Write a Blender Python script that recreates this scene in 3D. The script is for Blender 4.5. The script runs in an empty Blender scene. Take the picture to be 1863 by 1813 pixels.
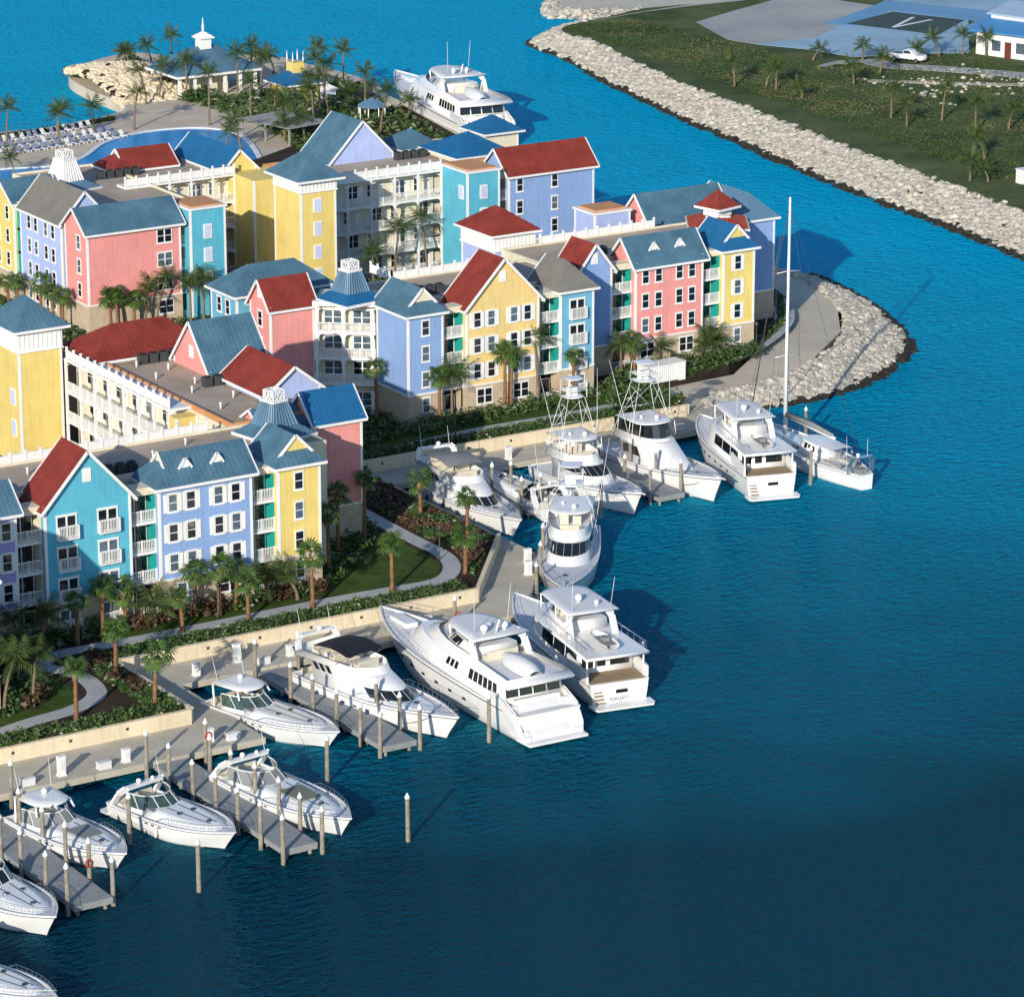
import bpy, math, random
from mathutils import Vector, Matrix, noise
R = math.radians
rnd = random.Random(7)
SC = bpy.context.scene
COL = SC.collection

# ------------------------------------------------------------------ camera, sky, sun, exposure
YAW, PITCH, CAMH = 32.4, 17.0, 112.0
cd = bpy.data.cameras.new('camera')
cd.sensor_fit = 'HORIZONTAL'; cd.sensor_width = 36.0; cd.lens = 36.0 * 6900.0 / 1863.0
cd.clip_start = 1.0; cd.clip_end = 9000.0
cam = bpy.data.objects.new('camera', cd); COL.objects.link(cam)
cam.location = (0, 0, CAMH)
cam.rotation_euler = (R(90 - PITCH), 0, R(-YAW))
SC.camera = cam

SUN_EL, SHADOW_AZ = 18.5, 49.4            # shadows run towards (sin az, cos az)
wd = bpy.data.worlds.new('World'); SC.world = wd; wd.use_nodes = True
nt = wd.node_tree; nt.nodes.clear()
sky = nt.nodes.new('ShaderNodeTexSky'); sky.sky_type = 'NISHITA'; sky.sun_disc = False
sky.sun_elevation = R(SUN_EL); sky.sun_rotation = R(SHADOW_AZ + 180.0)
sky.air_density = 1.0; sky.dust_density = 0.4; sky.ozone_density = 4.0
bg = nt.nodes.new('ShaderNodeBackground'); bg.inputs['Strength'].default_value = 0.15
wo = nt.nodes.new('ShaderNodeOutputWorld')
nt.links.new(sky.outputs[0], bg.inputs[0]); nt.links.new(bg.outputs[0], wo.inputs[0])
sl = bpy.data.lights.new('sun', 'SUN'); sl.energy = 4.5; sl.angle = R(0.5); sl.color = (1.0, 0.92, 0.79)
sun = bpy.data.objects.new('sun', sl); COL.objects.link(sun)
ld = Vector((math.sin(R(SHADOW_AZ)) * math.cos(R(SUN_EL)), math.cos(R(SHADOW_AZ)) * math.cos(R(SUN_EL)), -math.sin(R(SUN_EL))))
sun.rotation_euler = ld.to_track_quat('-Z', 'Y').to_euler()
SC.view_settings.view_transform = 'Standard'; SC.view_settings.look = 'None'
SC.view_settings.exposure = 0.12; SC.view_settings.gamma = 1.0; SC.view_settings.use_curve_mapping = False
SC.cycles.use_denoising = True
SC.cycles.max_bounces = 6; SC.cycles.diffuse_bounces = 3; SC.cycles.glossy_bounces = 3
SC.cycles.transparent_max_bounces = 6; SC.cycles.sample_clamp_indirect = 3.0

# ------------------------------------------------------------------ helpers
def tag(o, label=None, cat=None, group=None, kind=None):
    if label: o['label'] = label
    if cat: o['category'] = cat
    if group: o['group'] = group
    if kind: o['kind'] = kind
    return o
def empty(name, loc=(0, 0, 0), rz=0.0, label=None, cat=None, group=None):
    o = bpy.data.objects.new(name, None); COL.objects.link(o)
    o.location = loc; o.rotation_euler = (0, 0, rz); o.empty_display_size = .3
    return tag(o, label, cat, group)
def link(name, me, parent=None, loc=None, rz=0.0):
    o = bpy.data.objects.new(name, me); COL.objects.link(o)
    if parent: o.parent = parent
    if loc: o.location = loc
    if rz: o.rotation_euler = (0, 0, rz)
    return o
def V(*a): return Vector(a)
class MB:
    def __init__(s): s.v = []; s.f = []; s.m = []; s.sm = []
    def face(s, pts, m=0, smooth=False):
        b = len(s.v); s.v += [tuple(p) for p in pts]; s.f.append(tuple(range(b, b + len(pts)))); s.m.append(m); s.sm.append(smooth)
    def mesh(s, vs, fs, m=0, smooth=False):
        b = len(s.v); s.v += [tuple(p) for p in vs]
        for f in fs: s.f.append(tuple(b + i for i in f)); s.m.append(m); s.sm.append(smooth)
    def box(s, x0, y0, z0, x1, y1, z1, m=0):
        vs = [(x0,y0,z0),(x1,y0,z0),(x1,y1,z0),(x0,y1,z0),(x0,y0,z1),(x1,y0,z1),(x1,y1,z1),(x0,y1,z1)]
        s.mesh(vs, [(0,3,2,1),(4,5,6,7),(0,1,5,4),(1,2,6,5),(2,3,7,6),(3,0,4,7)], m)
    def prism(s, pts, z0, z1, m=0, mside=None, bottom=True):
        n = len(pts); vs = [(p[0],p[1],z0) for p in pts] + [(p[0],p[1],z1) for p in pts]
        if bottom: s.mesh(vs, [tuple(range(n))[::-1]], m)
        s.mesh(vs, [tuple(range(n, 2*n))], m)
        s.mesh(vs, [(i,(i+1)%n,n+(i+1)%n,n+i) for i in range(n)], m if mside is None else mside)
    def slab(s, pts, th, m=0, mside=None):      # polygon in space extruded straight down
        n = len(pts); vs = [tuple(p) for p in pts] + [(p[0],p[1],p[2]-th) for p in pts]
        s.mesh(vs, [tuple(range(n)), tuple(range(n, 2*n))[::-1]], m)
        s.mesh(vs, [(i,n+i,n+(i+1)%n,(i+1)%n) for i in range(n)], m if mside is None else mside)
    def beam(s, p, q, w, h, m=0, up=None):       # box along p-q, w across, h down from the line
        p = Vector(p); q = Vector(q); d = (q-p)
        if d.length < 1e-5: return
        d.normalize(); up = Vector(up) if up else Vector((0,0,1))
        sd = d.cross(up)
        if sd.length < 1e-4: sd = d.cross(Vector((1,0,0)))
        sd.normalize(); u = sd.cross(d).normalized(); sd *= w/2; u *= h/2
        vs = [p-sd-u,p+sd-u,p+sd+u,p-sd+u,q-sd-u,q+sd-u,q+sd+u,q-sd+u]
        s.mesh(vs, [(0,1,2,3),(7,6,5,4),(0,4,5,1),(1,5,6,2),(2,6,7,3),(3,7,4,0)], m)
    def tube(s, pts, rs, n=6, m=0, smooth=True, cap=True):
        pts = [Vector(p) for p in pts]
        if not isinstance(rs, (list, tuple)): rs = [rs]*len(pts)
        b = len(s.v); ax = Vector((1,0,0)); 
        for i, p in enumerate(pts):
            d = (pts[min(i+1,len(pts)-1)] - pts[max(i-1,0)])
            d = d.normalized() if d.length > 1e-6 else Vector((0,0,1))
            a = d.cross(Vector((0,0,1))) if abs(d.z) < .9 else d.cross(ax)
            a.normalize(); c = d.cross(a)
            for k in range(n):
                t = 2*math.pi*k/n; q = p + (a*math.cos(t)+c*math.sin(t))*rs[i]; s.v.append(tuple(q))
        for i in range(len(pts)-1):
            for k in range(n):
                s.f.append((b+i*n+k, b+i*n+(k+1)%n, b+(i+1)*n+(k+1)%n, b+(i+1)*n+k)); s.m.append(m); s.sm.append(smooth)
        if cap:
            s.f.append(tuple(b+k for k in range(n))[::-1]); s.m.append(m); s.sm.append(False)
            e = b+(len(pts)-1)*n; s.f.append(tuple(e+k for k in range(n))); s.m.append(m); s.sm.append(False)
    def loft(s, rings, m=0, smooth=False, top=True, bot=False, closed=True, mtop=None):
        n = len(rings[0]); b = len(s.v)
        for r in rings: s.v += [tuple(p) for p in r]
        kk = n if closed else n-1
        for i in range(len(rings)-1):
            for k in range(kk):
                s.f.append((b+i*n+k, b+i*n+(k+1)%n, b+(i+1)*n+(k+1)%n, b+(i+1)*n+k)); s.m.append(m); s.sm.append(smooth)
        if top: e = b+(len(rings)-1)*n; s.f.append(tuple(e+k for k in range(n))); s.m.append(m if mtop is None else mtop); s.sm.append(False)
        if bot: s.f.append(tuple(b+k for k in range(n))[::-1]); s.m.append(m); s.sm.append(False)
    def ball(s, c, r, m=0, n=8, k=5, sz=1.0):
        vs = []; fs = []
        for i in range(k+1):
            a = math.pi*i/k
            for j in range(n):
                t = 2*math.pi*j/n; vs.append((c[0]+r*math.sin(a)*math.cos(t), c[1]+r*math.sin(a)*math.sin(t), c[2]+r*sz*math.cos(a)))
        for i in range(k):
            for j in range(n): fs.append((i*n+j,(i+1)*n+j,(i+1)*n+(j+1)%n,i*n+(j+1)%n))
        s.mesh(vs, fs, m, True)
    def data(s, name, mats):
        me = bpy.data.meshes.new(name); me.from_pydata(s.v, [], s.f)
        mats = mats if isinstance(mats, (list, tuple)) else [mats]
        for q in mats: me.materials.append(q)
        if len(mats) > 1: me.polygons.foreach_set('material_index', s.m)
        if any(s.sm): me.polygons.foreach_set('use_smooth', s.sm)
        me.update(); return me
    def build(s, name, mats, parent=None, loc=None, rz=0.0):
        return link(name, s.data(name, mats), parent, loc, rz)

# ------------------------------------------------------------------ materials
MATS = {}
def mat(name, col, rough=.6, var=.12, scale=.6, spec=.4, metal=0.0, bump=0.0, bscale=8.0, streak=0.0, col2=None, fine=0.0, coat=0.0, siding=0.0):
    if name in MATS: return MATS[name]
    m = bpy.data.materials.new(name); m.use_nodes = True; t = m.node_tree; N = t.nodes; L = t.links
    b = N['Principled BSDF']; b.inputs['Roughness'].default_value = rough; b.inputs['Metallic'].default_value = metal
    b.inputs['Specular IOR Level'].default_value = spec; b.inputs['Coat Weight'].default_value = coat
    g = N.new('ShaderNodeNewGeometry')
    n1 = N.new('ShaderNodeTexNoise'); n1.inputs['Scale'].default_value = scale; n1.inputs['Detail'].default_value = 6; n1.inputs['Roughness'].default_value = .65
    L.new(g.outputs['Position'], n1.inputs['Vector'])
    r = N.new('ShaderNodeValToRGB'); c2 = col2 or col
    r.color_ramp.elements[0].position = .3; r.color_ramp.elements[1].position = .7
    r.color_ramp.elements[0].color = tuple(c*(1-var) for c in col) + (1,)
    r.color_ramp.elements[1].color = tuple(min(1, c*(1+var*.7)) for c in c2) + (1,)
    L.new(n1.outputs['Fac'], r.inputs['Fac']); out = r.outputs['Color']
    if streak:                                   # rain streaks: noise drawn out along z
        mp = N.new('ShaderNodeMapping'); mp.inputs['Scale'].default_value = (2.2, 2.2, .22); L.new(g.outputs['Position'], mp.inputs['Vector'])
        n2 = N.new('ShaderNodeTexNoise'); n2.inputs['Scale'].default_value = 1.6; n2.inputs['Detail'].default_value = 4; L.new(mp.outputs[0], n2.inputs['Vector'])
        mr = N.new('ShaderNodeMapRange'); mr.inputs['From Min'].default_value = .45; mr.inputs['From Max'].default_value = .75
        mr.inputs['To Min'].default_value = 1.0; mr.inputs['To Max'].default_value = 1-streak; L.new(n2.outputs['Fac'], mr.inputs['Value'])
        mx = N.new('ShaderNodeMix'); mx.data_type = 'RGBA'; mx.blend_type = 'MULTIPLY'; mx.inputs[0].default_value = 1
        L.new(out, mx.inputs[6]); L.new(mr.outputs[0], mx.inputs[7]); out = mx.outputs[2]
    if fine:
        n3 = N.new('ShaderNodeTexNoise'); n3.inputs['Scale'].default_value = 6.0; n3.inputs['Detail'].default_value = 5; L.new(g.outputs['Position'], n3.inputs['Vector'])
        mr = N.new('ShaderNodeMapRange'); mr.inputs['From Min'].default_value = .3; mr.inputs['From Max'].default_value = .7
        mr.inputs['To Min'].default_value = 1-fine; mr.inputs['To Max'].default_value = 1+fine*.6; L.new(n3.outputs['Fac'], mr.inputs['Value'])
        mx = N.new('ShaderNodeMix'); mx.data_type = 'RGBA'; mx.blend_type = 'MULTIPLY'; mx.inputs[0].default_value = 1
        L.new(out, mx.inputs[6]); L.new(mr.outputs[0], mx.inputs[7]); out = mx.outputs[2]
    L.new(out, b.inputs['Base Color'])
    if siding:                                   # lapped boards: fine relief only
        wv = N.new('ShaderNodeTexWave'); wv.wave_type = 'BANDS'; wv.bands_direction = 'Z'; wv.wave_profile = 'SAW'; wv.inputs['Scale'].default_value = 1.15; wv.inputs['Distortion'].default_value = 0; L.new(g.outputs['Position'], wv.inputs['Vector'])
        bp = N.new('ShaderNodeBump'); bp.inputs['Strength'].default_value = siding; bp.inputs['Distance'].default_value = .03; L.new(wv.outputs['Fac'], bp.inputs['Height']); L.new(bp.outputs[0], b.inputs['Normal'])
    elif bump:
        n4 = N.new('ShaderNodeTexNoise'); n4.inputs['Scale'].default_value = bscale; n4.inputs['Detail'].default_value = 5; L.new(g.outputs['Position'], n4.inputs['Vector'])
        bp = N.new('ShaderNodeBump'); bp.inputs['Strength'].default_value = bump; bp.inputs['Distance'].default_value = .08
        L.new(n4.outputs['Fac'], bp.inputs['Height']); L.new(bp.outputs[0], b.inputs['Normal'])
    MATS[name] = m; return m
def wallmat(name, col): return mat(name, col, .72, .10, .28, .25, streak=.13, siding=.6, fine=.05)
W_ = {k: wallmat('painted siding ' + k, c) for k, c in dict(
    aqua=(.11,.46,.61), pink=(.80,.32,.295), yellow=(.79,.61,.20), blue=(.26,.40,.69), lav=(.42,.51,.80), mauve=(.42,.36,.68),
    amber=(.82,.61,.25), teal=(.015,.36,.32), cream=(.78,.71,.54), sky=(.16,.43,.60)).items()}
M_white = mat('white painted trim', (.80,.79,.77), .5, .06, .8, .4, streak=.06)
M_stone = mat('sandy stone base', (.52,.42,.30), .8, .18, 1.2, .2, bump=.3, bscale=4, fine=.12)
M_rblue = mat('blue metal roof', (.066,.155,.225), .5, .18, .4, .35, col2=(.090,.185,.255), streak=.10, fine=.08)
M_rdeep = mat('deep blue metal roof', (.016,.125,.28), .42, .14, .5, .5)
M_rsteel = mat('steel blue metal roof', (.11,.21,.31), .45, .14, .5, .5)
M_rred = mat('red metal roof', (.22,.036,.024), .5, .16, .5, .35, col2=(.27,.046,.03), streak=.10, fine=.08)
M_rgrey = mat('grey metal roof', (.20,.19,.165), .5, .14, .5, .4)
M_deck = mat('tan roof deck', (.50,.39,.28), .85, .24, .25, .2, fine=.10, col2=(.44,.37,.30))
M_orange = mat('terracotta parapet coping', (.62,.30,.14), .8, .15, 1.0, .2, fine=.1)
M_glass = mat('dark window glass', (.010,.014,.020), .06, .3, 1.0, .8)
M_curtain = mat('window glass with pale curtain', (.09,.13,.17), .10, .5, 1.5, .8)
M_dark = mat('balcony glass and shade dark', (.02,.022,.024), .8, .3, 1.0, .1)  # recess shade of the balcony back walls put into the colour, with dark glass
M_conc = mat('quay concrete', (.56,.51,.39), .85, .24, .22, .2, col2=(.50,.46,.38), bump=.15, bscale=3, fine=.12)
M_wallc = mat('cream retaining wall render', (.76,.64,.45), .8, .12, .4, .2, streak=.16, fine=.06)
M_path = mat('pale footpath concrete', (.42,.43,.43), .85, .14, .5, .2, fine=.08)
M_black = mat('black canvas', (.012,.012,.014), .7, .2)
M_steel = mat('stainless steel', (.62,.63,.64), .25, .08, 2, .5, metal=.9)
M_metald = mat('dark grey metal', (.06,.065,.07), .5, .2, 2)
# ------------------------------------------------------------------ water
def water_mat():
    m = bpy.data.materials.new('sea water'); m.use_nodes = True; t = m.node_tree; N = t.nodes; L = t.links
    b = N['Principled BSDF']; b.inputs['Roughness'].default_value = .12; b.inputs['IOR'].default_value = 1.33
    b.inputs['Specular IOR Level'].default_value = .0
    b.subsurface_method = 'BURLEY'; b.inputs['Subsurface Weight'].default_value = .0; b.inputs['Subsurface Scale'].default_value = 3.0; b.inputs['Subsurface Radius'].default_value = (.6, 1.0, 1.0)
    g = N.new('ShaderNodeNewGeometry'); sx = N.new('ShaderNodeSeparateXYZ'); L.new(g.outputs['Position'], sx.inputs[0])
    # near-to-far ramp: sky reflection and shade put into the colour, plus bed depth
    def math_(op, a, b_):
        q = N.new('ShaderNodeMath'); q.operation = op
        for i, x in enumerate((a, b_)):
            if isinstance(x, (int, float)): q.inputs[i].default_value = x
            else: L.new(x, q.inputs[i])
        return q.outputs[0]
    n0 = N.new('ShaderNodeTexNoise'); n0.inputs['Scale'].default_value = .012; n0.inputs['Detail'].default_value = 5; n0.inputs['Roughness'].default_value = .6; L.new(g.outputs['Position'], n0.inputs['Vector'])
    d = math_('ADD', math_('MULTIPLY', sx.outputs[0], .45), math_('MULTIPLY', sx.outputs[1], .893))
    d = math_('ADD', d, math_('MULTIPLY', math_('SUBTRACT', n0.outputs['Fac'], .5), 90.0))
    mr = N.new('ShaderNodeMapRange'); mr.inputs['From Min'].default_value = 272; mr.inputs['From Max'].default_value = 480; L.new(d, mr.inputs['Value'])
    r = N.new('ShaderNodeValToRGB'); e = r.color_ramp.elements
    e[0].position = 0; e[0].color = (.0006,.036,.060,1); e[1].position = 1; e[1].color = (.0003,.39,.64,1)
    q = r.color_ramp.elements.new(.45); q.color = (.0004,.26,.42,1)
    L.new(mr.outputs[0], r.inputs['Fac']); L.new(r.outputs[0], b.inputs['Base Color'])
    mp = N.new('ShaderNodeMapping'); mp.inputs['Rotation'].default_value = (0, 0, R(-28)); mp.inputs['Scale'].default_value = (.5, 1.0, 1.0); L.new(g.outputs['Position'], mp.inputs['Vector'])
    w1 = N.new('ShaderNodeTexNoise'); w1.inputs['Scale'].default_value = 1.45; w1.inputs['Detail'].default_value = 3; w1.inputs['Roughness'].default_value = .6; L.new(mp.outputs[0], w1.inputs['Vector'])
    w2 = N.new('ShaderNodeTexNoise'); w2.inputs['Scale'].default_value = .12; w2.inputs['Detail'].default_value = 3; L.new(mp.outputs[0], w2.inputs['Vector'])
    w3 = N.new('ShaderNodeTexNoise'); w3.inputs['Scale'].default_value = .035; w3.inputs['Detail'].default_value = 3; L.new(g.outputs['Position'], w3.inputs['Vector'])
    amp = math_('ADD', .25, math_('MULTIPLY', w3.outputs['Fac'], 1.0))             # wind patches
    h = math_('ADD', math_('MULTIPLY', math_('MULTIPLY', w1.outputs['Fac'], amp), .9), math_('MULTIPLY', w2.outputs['Fac'], .5))
    bp = N.new('ShaderNodeBump'); bp.inputs['Strength'].default_value = 1.0; bp.inputs['Distance'].default_value = 1.7; L.new(h, bp.inputs['Height']); L.new(bp.outputs[0], b.inputs['Normal'])
    gl = N.new('ShaderNodeBsdfGlossy'); gl.inputs['Roughness'].default_value = .10; gl.inputs['Color'].default_value = (.30, .70, .85, 1); L.new(bp.outputs[0], gl.inputs['Normal'])
    mx = N.new('ShaderNodeMixShader'); mx.inputs[0].default_value = .08; L.new(b.outputs[0], mx.inputs[1]); L.new(gl.outputs[0], mx.inputs[2]); L.new(mx.outputs[0], N['Material Output'].inputs['Surface'])
    return m
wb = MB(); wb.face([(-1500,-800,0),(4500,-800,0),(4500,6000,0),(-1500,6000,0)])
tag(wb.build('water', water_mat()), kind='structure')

# ------------------------------------------------------------------ land
M_soil = mat('planting bed soil', (.055,.040,.028), .95, .35, .8, .1, bump=.4, bscale=5, fine=.3)
M_grass = mat('mown grass', (.045,.085,.018), .9, .30, .5, .1, col2=(.060,.10,.02), bump=.4, bscale=9, fine=.25)
M_scrub = mat('rough grass field', (.055,.105,.034), .95, .40, .10, .1, col2=(.12,.135,.055), bump=.5, bscale=3, fine=.35)
M_rock = mat('pale limestone boulder', (.40,.37,.31), .9, .40, 1.1, .15, col2=(.55,.50,.42), bump=.4, bscale=3, fine=.15)
M_gold = mat('golden limestone boulder', (.72,.60,.42), .9, .22, .8, .15, bump=.4, bscale=3, fine=.15)
M_algae = mat('boulder dark with wet algae', (.030,.028,.018), .7, .5, .8, .3, bump=.4, bscale=3, fine=.3)
M_road = mat('sandy concrete road', (.60,.53,.42), .9, .18, .12, .15, fine=.10)

def struct(name, mb, m, kind='structure', **k):
    return tag(mb.build(name, m), kind=kind, **k)
def sheet(name, pts, z0, z1, m, kind='structure'):
    b = MB(); b.prism(pts, z0, z1); return struct(name, b, m, kind)

quay_pts = [(40,259.8),(140.7,259.8),(140.7,275.0),(176.3,275.3),(186.6,289.0),(186.6,316.4),(230.5,316.4),(232.5,326.5),(236,330),(226,334),(60,334)]
sheet('quay', quay_pts, .62, 1.2, M_conc)
sheet('quay_shade_base', [(40,261.4),(139.2,261.4),(139.2,276.6),(175.5,276.8),(185.0,289.7),(185.0,318),(230.5,318),(232.5,326.5),(235.5,329.8),(226,333.6),(60,333.6)], -3, .63, mat('under-quay shade tone', (.05,.048,.04), .9, .3))  # near-black recessed base stands in for the shadow beneath the quay deck
# raised resort ground, its edge held by the retaining walls
RG = [(40,266.2),(137.2,266.2),(137.2,280.6),(174.0,280.6),(184.6,293.8),(184.6,321.7),(226.5,321.7),(227.5,330.5),(232.2,331.4),(240.9,334.2),(250.3,339.8),(258.6,346.2),(264.2,354.8),(267,363),(267.2,372),
      (266,390),(268,404),(272,420),(279,446),(284,470),(286.5,482),(250,460),(232,452),(150,452),(40,452)]
sheet('resort_ground', RG, -2.6, 2.2, M_soil)
tip_pts = [(226,321),(232.6,325.6),(241,327.2),(250.4,331.8),(261.6,340.8),(269.2,351.6),(273.2,363),(274,370),(268,378),(262,378),(262,350),(240,332),(226,331)]
sheet('road', tip_pts, -2.4, 1.45, M_road)
# retaining walls: one thing per straight run
def retwall(pts, label, z0=1.1, z1=2.45, th=.3):
    b = MB()
    for p, q in zip(pts, pts[1:]):
        b.beam((p[0],p[1],(z0+z1)/2), (q[0],q[1],(z0+z1)/2), th, z1-z0)
    e = empty('retaining_wall', (pts[0][0], pts[0][1], z0), 0, label, 'wall', 'cream retaining walls along the quay')
    o = b.build('wall_face', M_wallc, e, (-pts[0][0], -pts[0][1], -z0))
    c = MB()
    for p, q in zip(pts, pts[1:]): c.beam((p[0],p[1],z1+.04), (q[0],q[1],z1+.04), th+.1, .08)
    c.build('coping', M_wallc, e, (-pts[0][0], -pts[0][1], -z0))
    # round drain holes and square wall lights
    L = (Vector(pts[1]) - Vector(pts[0])).length; d = (Vector(pts[1]) - Vector(pts[0])).normalized()
    if abs(d.y) < .01:
        for k in range(1, int(L/5.2)+1):
            p = Vector(pts[0]) + d*(k*5.2-1.8)
            f = MB(); f.box(p.x-.13, p.y-th/2-.03, z0+.75, p.x+.13, p.y-th/2, z0+1.0)
            f.build('wall_light', M_metald, e, (-pts[0][0], -pts[0][1], -z0))
    return e
retwall([(60,266.0),(137.0,266.0)], 'cream retaining wall below the hedge at lower left, behind the short piers')
retwall([(137.2,266.2),(137.2,280.3)], 'shaded return wall beside the leafy planting bed and dark quay strip')
retwall([(137.6,280.4),(174.2,280.4)], 'long cream retaining wall behind the two largest yachts')
retwall([(174.2,280.4),(184.8,293.5)], 'grey slanting retaining wall beside the angled quay apron')
retwall([(184.8,321.5),(226.5,321.5)], 'cream retaining wall behind the sportfishing boats with towers')

# lawns and footpaths (thin sheets on the raised ground)
def flat(name, pts, z, m, th=.05, kind='structure'): return sheet(name, pts, z-th, z, m, kind)
def ribbon(name, pts, w, z, m):
    b = MB(); P = [Vector(p) for p in pts]; Lf = []; Rt = []
    for i, p in enumerate(P):
        d = (P[min(i+1,len(P)-1)] - P[max(i-1,0)]).normalized(); n = Vector((-d.y, d.x))
        ww = w[i] if isinstance(w, (list, tuple)) else w
        Lf.append(p+n*ww/2); Rt.append(p-n*ww/2)
    for i in range(len(P)-1):
        a, b2, c, d2 = Rt[i], Rt[i+1], Lf[i+1], Lf[i]
        b.slab([(a.x,a.y,z),(b2.x,b2.y,z),(c.x,c.y,z),(d2.x,d2.y,z)], .05)
    return struct(name, b, m)
def smooth_path(pts, n=6):
    P = [Vector(p) for p in pts]; out = []
    for i in range(len(P)-1):
        p0, p1, p2, p3 = P[max(i-1,0)], P[i], P[i+1], P[min(i+2,len(P)-1)]
        for k in range(n):
            t = k/n; out.append(.5*((2*p1)+(-p0+p2)*t+(2*p0-5*p1+4*p2-p3)*t*t+(-p0+3*p1-3*p2+p3)*t**3))
    out.append(P[-1]); return out
flat('lawn', [(60,271.2),(127.5,271.6),(131,274.5),(131.2,280),(127,284),(60,287)], 2.216, M_grass)
flat('lawn', [(139,285.6),(163,286.6),(163,288.6),(139,288.6)], 2.216, M_grass)
flat('lawn', [(163,286.2),(172.5,285.2),(175.6,289),(176.2,300),(171,302),(164,297)], 2.216, M_grass)
flat('lawn', [(188,325.6),(226,326.6),(228,330),(214,330),(188,329.8)], 2.216, M_grass)
flat('lawn', [(160,405),(214,402),(222,452),(160,452)], 2.216, M_grass)
ribbon('path', smooth_path([(60,268.8),(112,269.4),(125.5,271.2),(129.5,272.1),(132.2,274.0),(133.2,277.0),(133.0,280.2),(131.6,283.2),(134,285.2),(139.2,285.1),(147.4,285.0),(160.7,285.2),(167.8,284.9),(172.6,284.8),(175.6,287.2),(177.2,291.2),(177.3,297),(177.5,304.4),(178,312),(180,320)]), 1.7, 2.23, M_path)
ribbon('path', smooth_path([(182,323),(188,323.9),(195,325),(203,325.9),(212,325.8),(221,326.4),(226,329)]), 1.6, 2.23, M_path)
ribbon('path', smooth_path([(236,336),(243.1,336.2),(249.4,339.6),(257.0,345.8),(261.8,352.8),(263.2,358),(263.2,366)]), 2.4, 2.23, M_path)

# ------------------------------------------------------------------ boulder revetments (too many stones to pick out one by one)
ICO_V = []; ICO_F = []
def ico():
    t = (1+5**.5)/2
    v = [(-1,t,0),(1,t,0),(-1,-t,0),(1,-t,0),(0,-1,t),(0,1,t),(0,-1,-t),(0,1,-t),(t,0,-1),(t,0,1),(-t,0,-1),(-t,0,1)]
    f = [(0,11,5),(0,5,1),(0,1,7),(0,7,10),(0,10,11),(1,5,9),(5,11,4),(11,10,2),(10,7,6),(7,1,8),(3,9,4),(3,4,2),(3,2,6),(3,6,8),(3,8,9),(4,9,5),(2,4,11),(6,2,10),(8,6,7),(9,8,1)]
    return [tuple(c/1.9 for c in p) for p in v], f
ICO_V, ICO_F = ico()
def rock(mb, p, s, rg, m=0):
    rot = Matrix.Rotation(rg.random()*6.28, 3, 'Z') @ Matrix.Rotation(rg.random()*6.28, 3, 'X')
    sx, sy, sz = s*rg.uniform(.75,1.3), s*rg.uniform(.75,1.3), s*rg.uniform(.5,.85)
    vs = []
    for v in ICO_V:
        q = rot @ Vector(v); k = rg.uniform(.8,1.18); vs.append((p[0]+q.x*sx*k, p[1]+q.y*sy*k, p[2]+q.z*sz*k))
    mb.mesh(vs, ICO_F, m)
def band_point(inner, outer, a, t):
    n = len(inner)-1; i = min(int(a*n), n-1); f = a*n-i
    p = inner[i].lerp(inner[i+1], f); q = outer[i].lerp(outer[i+1], f); return p.lerp(q, t)
def revetment(name, label, inner, outer, zi, count, size, seed, m_top, core, narrow=0.0):
    """inner: crest line, outer: waterline (same number of points)"""
    rg = random.Random(seed); O = [Vector((*p, -.25)) for p in outer]; I = [Vector((*p, zi)).lerp(Vector((*q, zi)), narrow) for p, q in zip(inner, outer)]
    root = empty(name, (inner[0][0], inner[0][1], 0), 0, label, 'revetment')
    off = (-inner[0][0], -inner[0][1], 0)
    c = MB()
    for i in range(len(I)-1):
        c.face([I[i]-V(0,0,.35), I[i+1]-V(0,0,.35), O[i+1]-V(0,0,.35), O[i]-V(0,0,.35)])
    c.build('rubble_core', core, root, off)  # dark core material paints in the shade of the gaps between boulders
    lens = [((I[i]+O[i])/2 - (I[i+1]+O[i+1])/2).length for i in range(len(I)-1)]; tot = sum(lens)
    top = MB(); wet = MB()
    for k in range(count):
        x = rg.random()*tot; i = 0
        while x > lens[i] and i < len(lens)-1: x -= lens[i]; i += 1
        a = (i + min(1, x/lens[i]))/len(lens); t = rg.random()*1.02
        p = band_point(I, O, a, t); s = size*(.55+1.25*rg.random()**2.2)
        p = p + V(rg.uniform(-.3,.3), rg.uniform(-.3,.3), s*.12)
        lim = .86 + .05*noise.noise(Vector((p.x*.2, p.y*.2, 0)))
        rock(wet if t > lim else top, p, s, rg)
    tag(top.build('pale_boulders', m_top, root, off), kind='stuff')
    tag(wet.build('wet_boulders', M_algae, root, off), kind='stuff')
    return root
def sp(pts, n=5): return [(p.x, p.y) for p in smooth_path(pts, n)]
revetment('breakwater', 'pale boulder breakwater curving round the paved tip of the point',
    sp([(231.5,325.2),(233,327.2),(241,328.9),(250.3,334),(260.4,342.4),(267.6,353.3),(271.4,364),(272.2,371),(266,381)]),
    sp([(229.5,322.0),(233.2,323.6),(241,322.6),(250,323.6),(260,328.4),(267.4,334.6),(273.2,344.8),(277.2,356.6),(279.5,369)]), 1.5, 8200, .40, 3, M_rock, M_soil, .28)
SHI = sp([(366,530.5),(350,524),(343,519),(341,503),(338.2,488),(334.6,468),(333.4,453.9),(331.4,438),(329.6,422.4),(327.2,402),(325.2,384.5),(321,362),(316,335),(312,300)])
SHO = sp([(362,534),(345.5,530.5),(336.5,525.5),(334.4,512),(328.8,492),(324.2,471),(321.4,458.4),(318.6,441),(315.6,427),(311.6,400),(309.6,380),(306,358),(302,334),(298,300)])
revetment('shore_revetment', 'long band of pale boulders along the far grassy shore', SHI, SHO, 2.4, 15500, .43, 5, M_rock, M_soil, .42)

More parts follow.
